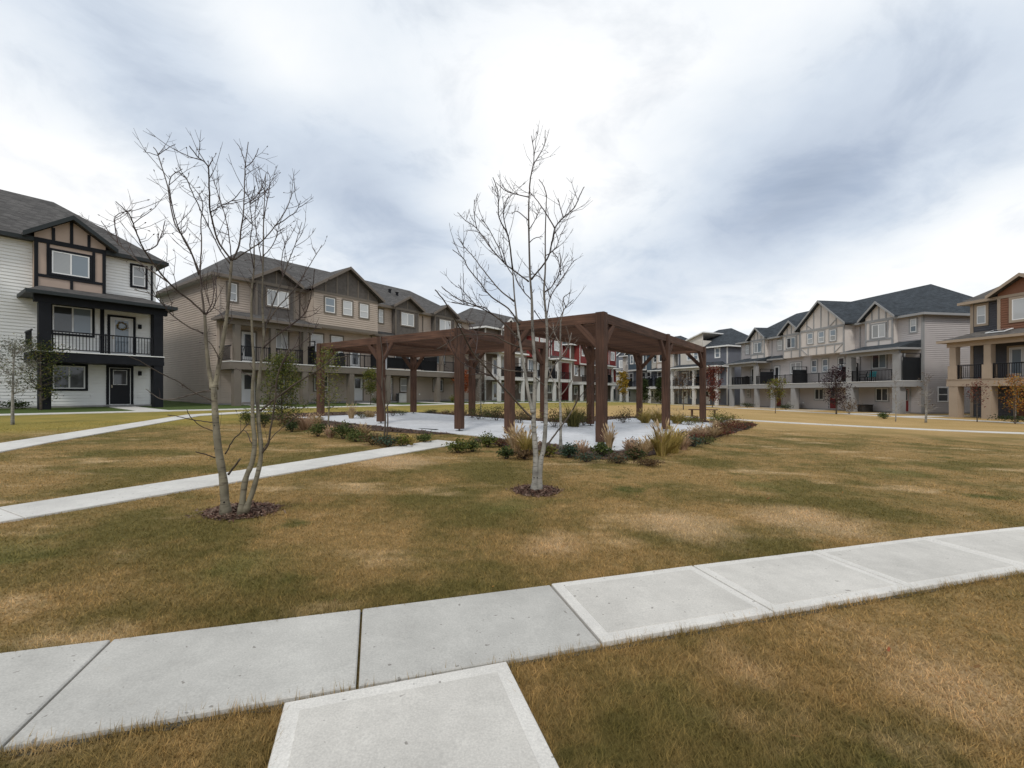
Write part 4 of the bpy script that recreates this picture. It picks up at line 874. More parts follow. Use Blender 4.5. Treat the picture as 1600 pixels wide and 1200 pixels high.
    r = Row('townhouse', (19.2, 93.0), 90, 1, 9.0, dict(w, roof='shingle_slate'), 'distant slate blue house with white trimmed gable seen between the far rows')
    r.shell('siding_slate'); r.hip_roof(ridge=11.6, inset=3.4); r.gable(1.6, 5.2, -0.6, 10.4, 'siding_slate', style='band'); r.window(2.6, 4.0, 6.7, 8.0, -0.6, 'v', 'glass_blind'); r.window(6.4, 7.6, 6.7, 8.0, 0, 'v', 'glass_blind'); r.deck(0, 9)
    r.window(2.0, 3.6, 3.7, 5.1, 0, 'v'); r.window(5.6, 7.2, 3.7, 5.1, 0, 'v'); r.rail(0.3, 8.7)
far_rows()

# ------------------------------------------------------------------ pergolas
def pergola(label, us, vs, top, along_u):
    p0 = uv(us[len(us) // 2], vs[0]); e = tag(empty('pergola', (p0[0], p0[1], gz(*p0)), R(-35.6)), label, 'pergola', None)
    u0, v0 = us[len(us) // 2], vs[0]; z0 = gz(*p0)
    Lc = lambda u, v, z: (u - u0, v - v0, z - z0)
    pw = 0.25; bh = 0.27; bt = 0.13
    for i, u in enumerate(us):
        for j, v in enumerate(vs):
            if len(us) > 2 and len(vs) > 2 and 0 < i < len(us) - 1 and 0 < j < len(vs) - 1: continue
            x, y = uv(u, v); g = gz(x, y) + 0.035
            po = beam('post', Lc(u, v, g + 0.07), Lc(u, v, top), pw, pw, 'stained_wood', e, up=(1, 0, 0), ch=0.012)
            b = MB(); b.box(-0.09, 0.09, -0.09, 0.09, 0, 0.012).box(-0.022, 0.022, -0.022, 0.022, 0.012, 0.075)
            b.build('post_base', 'galvanised', e, loc=Lc(u, v, g + 0.002))
            # knee braces along the rim in both directions
            zb = top - bh - 0.62; L_ = 0.60
            for (du, dv) in ((1, 0), (-1, 0), (0, 1), (0, -1)):
                nu, nv = u + du * L_, v + dv * L_
                if not (us[0] - 0.01 <= nu <= us[-1] + 0.01 and vs[0] - 0.01 <= nv <= vs[-1] + 0.01): continue
                if du and (0 < j < len(vs) - 1): continue
                if dv and (0 < i < len(us) - 1): continue
                a = Lc(u + du * 0.10, v + dv * 0.10, zb); c = Lc(u + du * (0.10 + 0.62), v + dv * (0.10 + 0.62), top - bh + 0.03)
                beam('brace', a, c, 0.12, 0.15, 'stained_wood', e)
    h = pw / 2
    for j in (0, len(vs) - 1):
        for i in range(len(us) - 1): beam('rim_beam', Lc(us[i] + h + .001, vs[j], top - bh / 2 - 0.004), Lc(us[i + 1] - h - .001, vs[j], top - bh / 2 - 0.004), bt, bh, 'stained_wood', e)
    for i in (0, len(us) - 1):
        for j in range(len(vs) - 1): beam('rim_beam', Lc(us[i], vs[j] + h + .001, top - bh / 2 - 0.004), Lc(us[i], vs[j + 1] - h - .001, top - bh / 2 - 0.004), bt, bh, 'stained_wood', e)
    for i in range(1, len(us) - 1): beam('cross_beam', Lc(us[i], vs[0] + h + .001, top - bh / 2 - 0.03), Lc(us[i], vs[-1] - h - .001, top - bh / 2 - 0.03), bt, bh - 0.06, 'stained_wood', e)
    step = 0.235; n = int((vs[-1] - vs[0] - 0.3) / step); zz = top - 0.10
    for k in range(1, n + 1):
        v = vs[0] + 0.15 + (vs[-1] - vs[0] - 0.3) * k / (n + 1)
        if along_u: beam('joist', Lc(us[0] + bt / 2 + .002, v, zz), Lc(us[-1] - bt / 2 - .002, v, zz), 0.045, 0.16, 'stained_wood', e)
        else: beam('joist', Lc(us[0] + bt / 2 + .002, v, zz), Lc(us[-1] - bt / 2 - .002, v, zz), 0.045, 0.16, 'stained_wood', e)
    return e
pergola('long narrow brown timber pergola at the end of the patio beside the tall grasses', [-3.03, 0.0], [0.0, 5.6, 11.2], 3.65, False)
pergola('wide brown timber pergola over the patio next to the concrete path', [-13.2, -9.12, -5.09], [0.0, 5.34], 3.65, True)

# ------------------------------------------------------------------ bare trees of the lawn
def spot(u, v):
    """ground point under a sight line (photograph pixels, 1600 wide)"""
    k = (u - 800) / 711.0; m = (v - 614) / 711.0
    y = 1.5 / (m - 0.0214 * k + 0.0112); y = min(max(y, 1), 80)
    return (k * y, y)
def smooth(pts, n=4):
    P = [Vector(p) for p in pts]; out = []
    for i in range(len(P) - 1):
        a = P[i - 1] if i else P[0] * 2 - P[1]; b = P[i]; c = P[i + 1]; d_ = P[i + 2] if i + 2 < len(P) else c * 2 - b
        for j in range(n):
            t = j / n; out.append(0.5 * ((2 * b) + (c - a) * t + (2 * a - 5 * b + 4 * c - d_) * t * t + (3 * b - a - 3 * c + d_) * t ** 3))
    out.append(P[-1]); return out

def traced_tree(name, label, base, stems, limbs, bark, twigmat, seed, twig_len=(0.06, 0.25), budn=0.2, group=None, dens=1.0):
    """stems and limbs: [(r0, r1, [(u, v), ...]), ...]; every limb leaves its parent in depth as well as in the picture plane"""
    rng = random.Random(seed); y0 = base[1]; z0 = gz(*base); e = tag(empty(name, (base[0], base[1], z0)), label, 'tree', group)
    done = []; k = y0 / 711.0
    def world(u, v, dy): y = y0 + dy; return Vector(((u - 800) / 711.0 * y - base[0], dy, 1.5 + (614 - v) / 711.0 * y - z0))
    tw = MB(); buds = MB()
    for kind, lst in (('trunk', stems), ('limb', limbs)):
        for (r0, r1, pts) in lst:
            dy0 = 0.0
            if kind == 'limb' and done:
                best = min(((pu - pts[0][0]) ** 2 + (pv - pts[0][1]) ** 2, dd) for c in done for (pu, pv, dd) in c); dy0 = best[1]
            L_ = sum(math.dist(pts[i], pts[i + 1]) for i in range(len(pts) - 1)) * k
            slope = rng.uniform(0.25, 0.75) * rng.choice((-1, 1)) if kind == 'limb' else rng.uniform(-0.10, 0.10)
            acc = 0; P = []; rec = []
            for i, (u, v) in enumerate(pts):
                if i: acc += math.dist(pts[i - 1], pts[i]) * k
                dy = dy0 + slope * L_ * (acc / L_) ** 1.2; P.append(world(u, v, dy))
            S_ = smooth(P, 5); n = len(S_)
            for i in range(n):
                if kind == 'limb' and 0 < i < n - 1: S_[i] = S_[i] + Vector((rng.uniform(-1, 1), rng.uniform(-1, 1), rng.uniform(-1, 1))) * 0.003
            dense = []
            for i in range(len(pts) - 1):
                for j in range(6):
                    t = j / 6; dd = (P[i].lerp(P[i + 1], t)).y; dense.append((pts[i][0] + (pts[i + 1][0] - pts[i][0]) * t, pts[i][1] + (pts[i + 1][1] - pts[i][1]) * t, dd))
            dense.append((pts[-1][0], pts[-1][1], P[-1].y)); done.append(dense)
            R0, R1 = r0 * k * (0.9 if kind == 'trunk' else 0.82), max(r1 * k * (0.75 if kind == 'trunk' else 1.0), 0.003)
            rad = [R0 + (R1 - R0) * (i / (n - 1)) ** 0.85 for i in range(n)]
            if kind == 'trunk':
                rad[0] *= 1.5; rad[1] *= 1.2
                for i in range(1, n - 1): rad[i] *= 1 + 0.05 * math.sin(i * 1.7) + rng.uniform(-0.03, 0.05)
            else: rad[0] *= 1.25
            MB().tube(S_, rad, 10 if kind == 'trunk' else 6).build(kind, bark if kind == 'trunk' else ('bark_limb' if r0 > 1.2 else twigmat), e, smooth=True)
            if kind == 'trunk':
                for q in range(5):
                    i = rng.randrange(2, n - 2); c = S_[i]; t = (S_[i + 1] - S_[i - 1]).normalized(); a = rng.uniform(2.6, 5.6); dv = Vector((math.cos(a), math.sin(a), 0)); dv = (dv - t * dv.dot(t)).normalized()
                    MB().tube([c + dv * rad[i] * 0.75, c + dv * (rad[i] * 1.03), c + dv * (rad[i] * 1.10)], [rad[i] * 0.30, rad[i] * 0.24, rad[i] * 0.05], 7).build('knot', 'knot', e, smooth=True)
            # long thin branchlets that sweep upward
            if kind == 'limb' and pts[0][1] < 590 and L_ > 0.35:
                for q in range(int(2 + L_ * 2.2)):
                    f = rng.uniform(0.2, 0.9); i = min(int(f * (n - 1)), n - 2); c = S_[i]; t = (S_[i + 1] - S_[i]).normalized(); dv = Vector((rng.gauss(0, 1), rng.gauss(0, 1), rng.gauss(0, 0.3))); dv = (dv - t * dv.dot(t)).normalized()
                    l = rng.uniform(0.22, 0.55); d0 = (dv * 0.75 + t * 0.7 + Vector((0, 0, 0.15))).normalized(); B = [c]
                    for _ in range(5): d0 = (d0 + Vector((rng.gauss(0, .10), rng.gauss(0, .10), 0.14))).normalized(); B.append(B[-1] + d0 * l / 5)
                    tw.tube(B, [0.0042, 0.0038, 0.0033, 0.0028, 0.0022, 0.0014], 4)
                    for w_ in range(4):
                        b0 = B[rng.randrange(1, 5)]; d2 = (d0 + Vector((rng.gauss(0, .7), rng.gauss(0, .7), rng.gauss(0.1, .4)))).normalized(); b1 = b0 + d2 * rng.uniform(0.04, 0.13); tw.tube([b0, b0.lerp(b1, 0.5) + Vector((0, 0, -0.004)), b1], [0.0022, 0.0018, 0.0012], 4)
            # side twigs
            L3 = sum((S_[i + 1] - S_[i]).length for i in range(n - 1)); start = 0.55 if kind == 'trunk' else 0.18
            cnt = int(L3 * ((9 if pts[0][1] < 590 else 2.5) if kind == 'limb' else 4) * dens)
            for q in range(cnt):
                f = start + (0.94 - start) * rng.random(); i = min(int(f * (n - 1)), n - 2); c = S_[i].lerp(S_[i + 1], f * (n - 1) - i); t = (S_[i + 1] - S_[i]).normalized()
                dv = Vector((rng.gauss(0, 1), rng.gauss(0, 1), rng.gauss(0, 0.6))); dv = (dv - t * dv.dot(t)).normalized()
                l = rng.uniform(*twig_len) * (1.15 - 0.4 * f) * (2.0 if rng.random() < 0.16 else 1.0); d0 = (dv * 0.9 + t * 0.55 + Vector((0, 0, 0.18))).normalized()
                p1 = c + d0 * l * 0.5; d1 = (d0 + Vector((rng.gauss(0, .25), rng.gauss(0, .25), 0.4))).normalized(); p2 = p1 + d1 * l * 0.5
                tw.tube([c, p1, p2], [0.0028, 0.0022, 0.0014], 4)
                if rng.random() < 0.5:
                    d2 = (d0 + Vector((rng.gauss(0, .7), rng.gauss(0, .7), rng.gauss(0.1, .5)))).normalized(); p3 = p1 + d2 * l * rng.uniform(0.25, 0.5); tw.tube([p1, p3], [0.0026, 0.0016], 4)
                    if rng.random() < budn: buds.tube([p3, p3 + d2 * 0.012, p3 + d2 * 0.026], [0.0018, 0.0055, 0.001], 5)
                if rng.random() < budn: buds.tube([p2, p2 + d1 * 0.012, p2 + d1 * 0.028], [0.0018, 0.006, 0.001], 5)
    tag(tw.build('twigs', twigmat, e), kind='stuff')
    if buds.v: tag(buds.build('buds', 'bark_twig', e), kind='stuff')
    return e

T1_STEMS = [
    (7.4, 5.2, [(353, 806), (349, 750), (341, 700), (337, 655), (334, 606)]),
    (3.9, 2.6, [(333, 608), (327, 580), (323, 545), (320, 492)]),
    (4.3, 2.6, [(335, 608), (341, 578), (349, 530), (356, 480), (362, 408)]),
    (5.2, 1.0, [(377, 803), (383, 752), (394, 722), (398, 690), (395, 655), (395, 603), (397, 575), (394, 520), (393, 464), (397, 418), (397, 378)]),
    (4.6, 0.7, [(383, 800), (398, 758), (408, 709), (404, 660), (403, 618), (407, 574), (412, 528), (410, 473), (411, 418), (412, 344), (415, 275)]),
]
T1_LIMBS = [
    (1.9, 0.7, [(320, 492), (315, 455), (312, 428), (292, 380), (272, 346), (262, 292), (247, 242), (240, 230)]),
    (1.3, 0.5, [(312, 428), (315, 385), (314, 350), (316, 314), (300, 290), (283, 272)]),
    (1.4, 0.5, [(311, 430), (300, 398), (283, 366), (271, 330), (265, 281), (285, 264)]),
    (0.9, 0.5, [(247, 242), (262, 232), (274, 225)]), (0.8, 0.5, [(247, 243), (234, 239), (224, 237)]),
    (1.9, 0.5, [(320, 490), (298, 470), (271, 449), (246, 420), (226, 392), (212, 360), (202, 335), (181, 315)]),
    (1.5, 0.5, [(318, 521), (290, 508), (262, 486), (259, 480), (240, 462), (210, 452)]),
    (1.5, 0.5, [(262, 440), (225, 415), (184, 380), (170, 362), (158, 345)]),
    (1.1, 0.5, [(184, 380), (180, 352), (182, 336), (205, 328)]),
    (1.2, 0.5, [(226, 392), (243, 385), (252, 368), (258, 345)]),
    (1.9, 0.6, [(362, 408), (340, 374), (329, 332), (327, 295), (325, 260), (310, 246), (296, 228)]),
    (1.9, 0.6, [(362, 408), (373, 386), (377, 355), (381, 325), (383, 262), (388, 222)]),
    (1.5, 0.5, [(366, 406), (390, 390), (409, 377), (430, 353), (448, 326), (456, 304), (454, 298)]),
    (1.2, 0.5, [(430, 353), (450, 340), (463, 330), (470, 314)]),
    (1.3, 0.5, [(360, 412), (345, 392), (322, 345), (300, 300), (289, 275), (272, 268)]),
    (1.1, 0.5, [(329, 332), (345, 322), (365, 312), (378, 296)]), (1.0, 0.5, [(381, 320), (395, 312), (408, 296), (416, 270)]),
    (1.0, 0.5, [(383, 262), (396, 250), (404, 232)]), (0.9, 0.5, [(384, 258), (377, 236), (371, 225)]), (0.9, 0.5, [(325, 262), (332, 250), (331, 245)]),
    (1.1, 0.5, [(362, 408), (358, 370), (352, 340), (340, 300), (330, 272)]),
    (1.0, 0.5, [(397, 420), (391, 385), (394, 350), (391, 320), (399, 290)]), (1.0, 0.5, [(412, 400), (425, 385), (433, 365), (428, 350)]),
    (1.1, 0.5, [(411, 420), (404, 380), (398, 340), (404, 312), (410, 280)]), (0.9, 0.5, [(412, 344), (418, 310), (422, 280), (418, 268)]),
    (1.8, 0.5, [(412, 528), (418, 500), (442, 434), (452, 405), (462, 380), (472, 347)]),
    (1.4, 0.5, [(417, 506), (436, 478), (460, 452), (490, 404), (503, 383)]), (1.0, 0.5, [(442, 434), (440, 405), (446, 382), (452, 372)]),
    (1.2, 0.5, [(410, 545), (440, 518), (476, 490), (488, 450), (492, 420)]),
    (1.9, 0.7, [(407, 642), (430, 623), (460, 601), (494, 580), (520, 562), (545, 556)]),
    (2.2, 1.0, [(408, 709), (419, 694), (423, 668), (429, 635), (433, 592), (440, 571), (452, 545)]),
    (1.0, 0.5, [(440, 571), (455, 548), (480, 530), (498, 505)]), (0.9, 0.5, [(433, 600), (424, 608), (421, 622), (424, 636)]),
    (1.4, 0.7, [(352, 709), (364, 688), (376, 676), (388, 662)]), (2.0, 1.4, [(357, 741), (366, 729), (375, 717)]),
    (1.1, 0.7, [(336, 715), (322, 710), (306, 706)]), (1.1, 0.5, [(334, 660), (308, 657), (280, 651), (262, 648)]), (0.9, 0.5, [(334, 674), (315, 666), (298, 652), (292, 640)]),
    (1.3, 0.5, [(333, 627), (302, 612), (280, 597), (250, 582), (222, 566), (200, 556)]), (1.7, 0.6, [(332, 612), (320, 611), (300, 616), (270, 624), (248, 622), (228, 608)]),
    (1.3, 0.6, [(343, 575), (340, 556), (332, 540), (325, 532)]), (1.1, 0.5, [(322, 490), (332, 472), (334, 448), (332, 430)]), (1.1, 0.5, [(321, 492), (335, 478), (338, 452), (334, 424)]),
    (0.9, 0.5, [(352, 510), (362, 500), (362, 492)]), (0.9, 0.5, [(350, 500), (344, 488), (336, 482)]),
    (1.0, 0.5, [(400, 700), (392, 690), (386, 676), (380, 672)]), (0.9, 0.5, [(408, 706), (420, 690), (432, 676), (452, 660), (470, 646)]),
    (0.8, 0.5, [(396, 590), (380, 582), (368, 575)]),
]
traced_tree('bare_tree', 'leafless three stemmed aspen in a ring of mulch near the concrete path', spot(364, 806), T1_STEMS, T1_LIMBS, 'bark_olive', 'bark_twig', 3)

T2_STEMS = [
    (5.8, 1.2, [(835, 769), (837, 732), (837, 709), (834, 667), (834, 640), (836, 598), (835, 560), (832, 512), (831, 470), (828, 425), (826, 340), (827, 300)]),
    (4.8, 0.8, [(842, 768), (845, 720), (850, 697), (853, 646), (853, 604), (855, 548), (854, 502), (850, 457), (852, 420), (852, 365), (854, 305)]),
    (3.4, 1.2, [(833, 645), (827, 622), (821, 585), (813, 539), (808, 502), (804, 465), (801, 420)]),
]
T2_LIMBS = [
    (1.5, 0.5, [(827, 302), (829, 278), (834, 257), (844, 240), (851, 225), (852, 203)]), (1.0, 0.5, [(834, 257), (834, 235), (830, 212)]),
    (1.6, 0.5, [(801, 422), (794, 370), (780, 340), (778, 302), (770, 277)]), (1.0, 0.5, [(794, 370), (787, 338), (790, 318), (795, 306)]),
    (1.0, 0.5, [(854, 307), (850, 292), (842, 280)]), (1.6, 0.5, [(830, 437), (855, 405), (862, 380), (867, 357), (880, 340), (897, 325), (906, 305), (913, 292)]),
    (1.2, 0.5, [(867, 357), (852, 332), (838, 312), (828, 300)]), (0.9, 0.5, [(880, 340), (875, 322), (872, 310)]),
    (1.5, 0.5, [(826, 440), (806, 425), (787, 410), (764, 384), (745, 357), (728, 345), (715, 332)]), (0.9, 0.5, [(745, 357), (741, 335), (741, 312)]),
    (1.0, 0.5, [(770, 392), (758, 372), (745, 362), (731, 360)]), (1.0, 0.5, [(787, 410), (778, 385), (762, 355), (752, 342)]),
    (1.4, 0.5, [(803, 471), (780, 452), (755, 422), (740, 402), (725, 385), (716, 372)]),
    (1.6, 0.5, [(812, 508), (794, 482), (768, 464), (750, 442), (731, 418), (725, 405), (707, 390)]),
    (1.7, 0.5, [(812, 532), (795, 512), (772, 493), (746, 479), (717, 468), (702, 458), (691, 449)]), (0.9, 0.5, [(746, 479), (730, 462), (716, 445)]),
    (1.0, 0.5, [(772, 493), (755, 480), (735, 478), (706, 472)]), (1.5, 0.5, [(812, 543), (790, 534), (770, 524), (740, 523), (718, 524), (700, 536), (682, 546)]),
    (2.1, 0.7, [(832, 654), (815, 637), (793, 612), (771, 589), (756, 570), (742, 556), (730, 535), (722, 519), (708, 494), (694, 470), (680, 453)]),
    (1.0, 0.5, [(742, 556), (746, 530), (740, 515), (728, 497)]), (1.0, 0.5, [(771, 589), (745, 578), (722, 567), (707, 548), (700, 530)]), (0.9, 0.5, [(770, 588), (752, 584), (735, 586)]),
    (1.6, 0.6, [(835, 583), (815, 581), (790, 578), (770, 570), (752, 562), (730, 562)]), (1.6, 0.8, [(853, 604), (843, 596), (836, 590)]),
    (1.9, 0.7, [(846, 708), (867, 679), (886, 654), (900, 629), (902, 612)]), (1.0, 0.5, [(895, 640), (905, 622), (918, 606), (935, 590)]),
    (1.6, 0.5, [(852, 602), (867, 570), (883, 554), (888, 535)]), (1.3, 0.5, [(855, 534), (868, 512), (876, 495), (884, 480), (896, 468)]),
    (1.0, 0.5, [(884, 480), (880, 466), (890, 458)]), (1.2, 0.5, [(850, 458), (862, 448), (872, 430), (876, 412), (874, 395)]), (1.2, 0.5, [(853, 500), (860, 465), (872, 444), (884, 426), (895, 410), (901, 405)]),
    (1.0, 0.5, [(860, 465), (850, 440), (838, 430), (828, 428)]), (1.1, 0.5, [(831, 470), (818, 455), (808, 440), (802, 420)]), (1.0, 0.5, [(826, 345), (815, 335), (806, 330), (800, 335)]),
    (1.1, 0.5, [(826, 308), (808, 304), (790, 298), (775, 285)]), (0.9, 0.5, [(826, 380), (836, 372), (848, 370)]), (0.9, 0.5, [(826, 360), (838, 340), (846, 322)]),
    (1.0, 0.5, [(835, 485), (845, 500), (854, 506)]), (0.9, 0.5, [(852, 400), (864, 392), (872, 378), (868, 362)]), (1.2, 0.6, [(855, 548), (866, 530), (872, 515)]),
    (0.9, 0.5, [(813, 540), (806, 526), (796, 520)]), (0.9, 0.5, [(801, 430), (792, 415), (786, 395), (780, 380)]), (0.9, 0.5, [(876, 430), (872, 405), (862, 392)]),
]
traced_tree('bare_tree', 'pale barked leafless aspen with twin trunks in front of the pergola', spot(838, 769), T2_STEMS, T2_LIMBS, 'bark_pale', 'bark_twig', 5, budn=0.15)
T3_STEMS = [(2.6, 1.5, [(876, 706), (876, 650), (874, 605), (875, 560), (876, 500)])]
T3_LIMBS = [(1.1, 0.5, [(875, 610), (862, 590), (855, 570)]), (1.1, 0.5, [(875, 620), (890, 600), (905, 575)]), (1.0, 0.5, [(875, 560), (888, 540), (893, 520)]), (1.0, 0.5, [(876, 540), (866, 520), (864, 505)]), (0.9, 0.5, [(876, 505), (880, 485), (878, 470)])]
traced_tree('bare_tree', 'slim leafless sapling standing in the flower bed by the long narrow pergola', spot(876, 707), T3_STEMS, T3_LIMBS, 'bark_pale', 'bark_twig_pale', 8, budn=0.05)
T4_STEMS = [(1.6, 1.0, [(600, 690), (602, 650), (597, 610), (598, 560), (594, 525)]), (1.4, 0.8, [(604, 690), (606, 655), (604, 620), (600, 590)])]
T4_LIMBS = [(0.8, 0.5, [(597, 610), (590, 596), (584, 585)]), (0.8, 0.5, [(602, 640), (610, 625), (612, 600)]), (0.7, 0.5, [(598, 560), (606, 548), (604, 530)])]
traced_tree('climbing_vine', 'thin bare vine climbing beside the middle front post of the wide pergola', spot(602, 690), T4_STEMS, T4_LIMBS, 'bark_limb', 'bark_twig', 9, twig_len=(0.05, 0.14), budn=0.3)

# ------------------------------------------------------------------ foliage kit
leafmat('leaf_green', [(0.034, 0.046, 0.012), (0.060, 0.080, 0.020), (0.095, 0.118, 0.030), (0.14, 0.155, 0.045)])
leafmat('leaf_dark', [(0.020, 0.030, 0.010), (0.036, 0.052, 0.016), (0.060, 0.078, 0.024)])
leafmat('leaf_blue', [(0.030, 0.052, 0.036), (0.050, 0.085, 0.055), (0.080, 0.12, 0.075)])
leafmat('leaf_lime', [(0.060, 0.075, 0.015), (0.11, 0.13, 0.022), (0.18, 0.18, 0.03), (0.22, 0.17, 0.03)])
leafmat('leaf_yellow', [(0.20, 0.14, 0.02), (0.32, 0.20, 0.025), (0.42, 0.28, 0.04)])
leafmat('leaf_orange', [(0.22, 0.075, 0.015), (0.34, 0.13, 0.02), (0.42, 0.20, 0.04)])
leafmat('leaf_rust', [(0.16, 0.035, 0.014), (0.26, 0.065, 0.022), (0.34, 0.11, 0.04)])
leafmat('leaf_plum', [(0.016, 0.009, 0.012), (0.030, 0.013, 0.018), (0.055, 0.022, 0.026)])
leafmat('leaf_red', [(0.075, 0.018, 0.015), (0.13, 0.030, 0.022), (0.20, 0.07, 0.04)])
leafmat('leaf_grey', [(0.085, 0.090, 0.070), (0.15, 0.155, 0.12), (0.24, 0.24, 0.19)])
leafmat('leaf_brown', [(0.055, 0.035, 0.018), (0.11, 0.065, 0.03), (0.17, 0.11, 0.05)])
leafmat('straw_tan', [(0.30, 0.20, 0.10), (0.43, 0.30, 0.16), (0.54, 0.40, 0.23), (0.62, 0.49, 0.32)])
leafmat('straw_pink', [(0.34, 0.22, 0.14), (0.48, 0.32, 0.21), (0.60, 0.44, 0.31)])
leafmat('straw_gold', [(0.24, 0.19, 0.05), (0.38, 0.28, 0.08), (0.50, 0.38, 0.12), (0.56, 0.43, 0.17)])
leafmat('grass_olive', [(0.07, 0.075, 0.022), (0.12, 0.115, 0.035), (0.18, 0.155, 0.055)])

def leaves(name, C, size, mat, parent, seed, aspect=1.9, up=0.25):
    """C: (n,3) centres in the parent's frame"""
    g = np.random.default_rng(seed); n = len(C); s = size * g.uniform(0.6, 1.35, n)
    d_ = g.normal(size=(n, 3)); d_[:, 2] = d_[:, 2] * 0.6 + up; d_ /= np.linalg.norm(d_, axis=1)[:, None]
    r = g.normal(size=(n, 3)); w = np.cross(d_, r); w /= np.linalg.norm(w, axis=1)[:, None]
    a = C; b = C + d_ * (s * 0.45)[:, None] + w * (s / aspect / 2)[:, None]; c = C + d_ * s[:, None]; e = C + d_ * (s * 0.45)[:, None] - w * (s / aspect / 2)[:, None]
    return tag(np_mesh(name, np.stack([a, b, c, e], 1), 2, mat, parent), kind='stuff')

def shrub(label, x, y, w, h, mat, n=420, leaf=0.06, group=None, name='shrub', cat='shrub', seed=1, mat2=None, dense=0.55):
    g = np.random.default_rng(seed * 13 + 5); z = gz(x, y); e = tag(empty(name, (x, y, z)), label, cat, group)
    m = MB(); k = 9; tips = []
    for i in range(k):
        a = 2 * math.pi * i / k + g.uniform(-0.3, 0.3); r = w / 2 * g.uniform(0.35, 0.95); hh = h * g.uniform(0.6, 1.0) * (1.0 - 0.35 * r / (w / 2))
        tip = (math.cos(a) * r, math.sin(a) * r, hh); tips.append(tip)
        m.tube([(0.02 * math.cos(a), 0.02 * math.sin(a), 0), (tip[0] * 0.45, tip[1] * 0.45, hh * 0.55), tip], [0.008, 0.006, 0.003], 4)
    m.build('stems', 'bark_twig', e)
    T = np.array(tips + [(0, 0, h * 0.95)]); C = []
    idx = g.integers(0, len(T), n); f = g.uniform(0.35, 1.0, n) ** 0.7
    C = T[idx] * f[:, None] + g.normal(size=(n, 3)) * np.array([w * 0.13, w * 0.13, h * 0.11]); C[:, 2] = np.abs(C[:, 2]) + 0.01
    if mat2:
        q = n // 3; leaves('foliage', C[:q], leaf, mat2, e, seed + 50)
        C = C[q:]
    leaves('foliage', C, leaf, mat, e, seed)
    return e

def grass_clump(label, x, y, w, h, mat, n=260, group=None, seed=1, plume=True, name='ornamental_grass', bw=0.006, mat2=None):
    g = np.random.default_rng(seed * 17 + 3); z = gz(x, y); e = tag(empty(name, (x, y, z)), label, 'grass', group)
    def ribbon(n, hh, ww, spread):
        a = g.uniform(0, 2 * math.pi, n); r0 = g.uniform(0, 0.16, n) * w; r1 = w / 2 * g.uniform(0.1, 1.0, n) * spread; H = hh * g.uniform(0.6, 1.05, n) * (1 - 0.25 * (r1 / (w / 2)) ** 2)
        c, s_ = np.cos(a), np.sin(a); a2 = a + g.normal(size=n) * 0.35
        p0 = np.stack([c * r0, s_ * r0, np.zeros(n)], 1); p1 = np.stack([c * (r0 + r1 * 0.32), s_ * (r0 + r1 * 0.32), H * 0.62], 1); p2 = np.stack([np.cos(a2) * (r0 + r1), np.sin(a2) * (r0 + r1), H * g.uniform(0.85, 1.0, n)], 1)
        t = g.uniform(0, 2 * math.pi, n); wv = np.stack([np.cos(t), np.sin(t), np.zeros(n)], 1) * (ww * g.uniform(0.7, 1.3, n))[:, None]
        return p0, p1, p2, wv
    p0, p1, p2, wv = ribbon(n, h, bw, 1.0)
    tag(np_mesh('blades', np.stack([p0 - wv, p0 + wv, p1 + wv * 0.8, p2, p1 - wv * 0.8], 1), 3, mat, e), kind='stuff')
    if plume:
        k = max(8, n // 7); p0, p1, p2, wv = ribbon(k, h * 1.12, bw * 0.45, 0.85)
        d_ = p2 - p1; d_ /= np.linalg.norm(d_, axis=1)[:, None]; q = p2 + d_ * h * 0.16
        V = np.stack([p0 - wv, p0 + wv, p1 + wv, p2, p1 - wv], 1); tag(np_mesh('stalks', V, 3, mat2 or mat, e), kind='stuff')
        wv2 = wv / np.linalg.norm(wv, axis=1)[:, None] * 0.016; tag(np_mesh('plumes', np.stack([p2 - d_ * h * 0.10, (p2 + q) / 2 + wv2 - d_ * h * 0.04, q, (p2 + q) / 2 - wv2 - d_ * h * 0.04], 1), 2, mat2 or mat, e), kind='stuff')
    return e

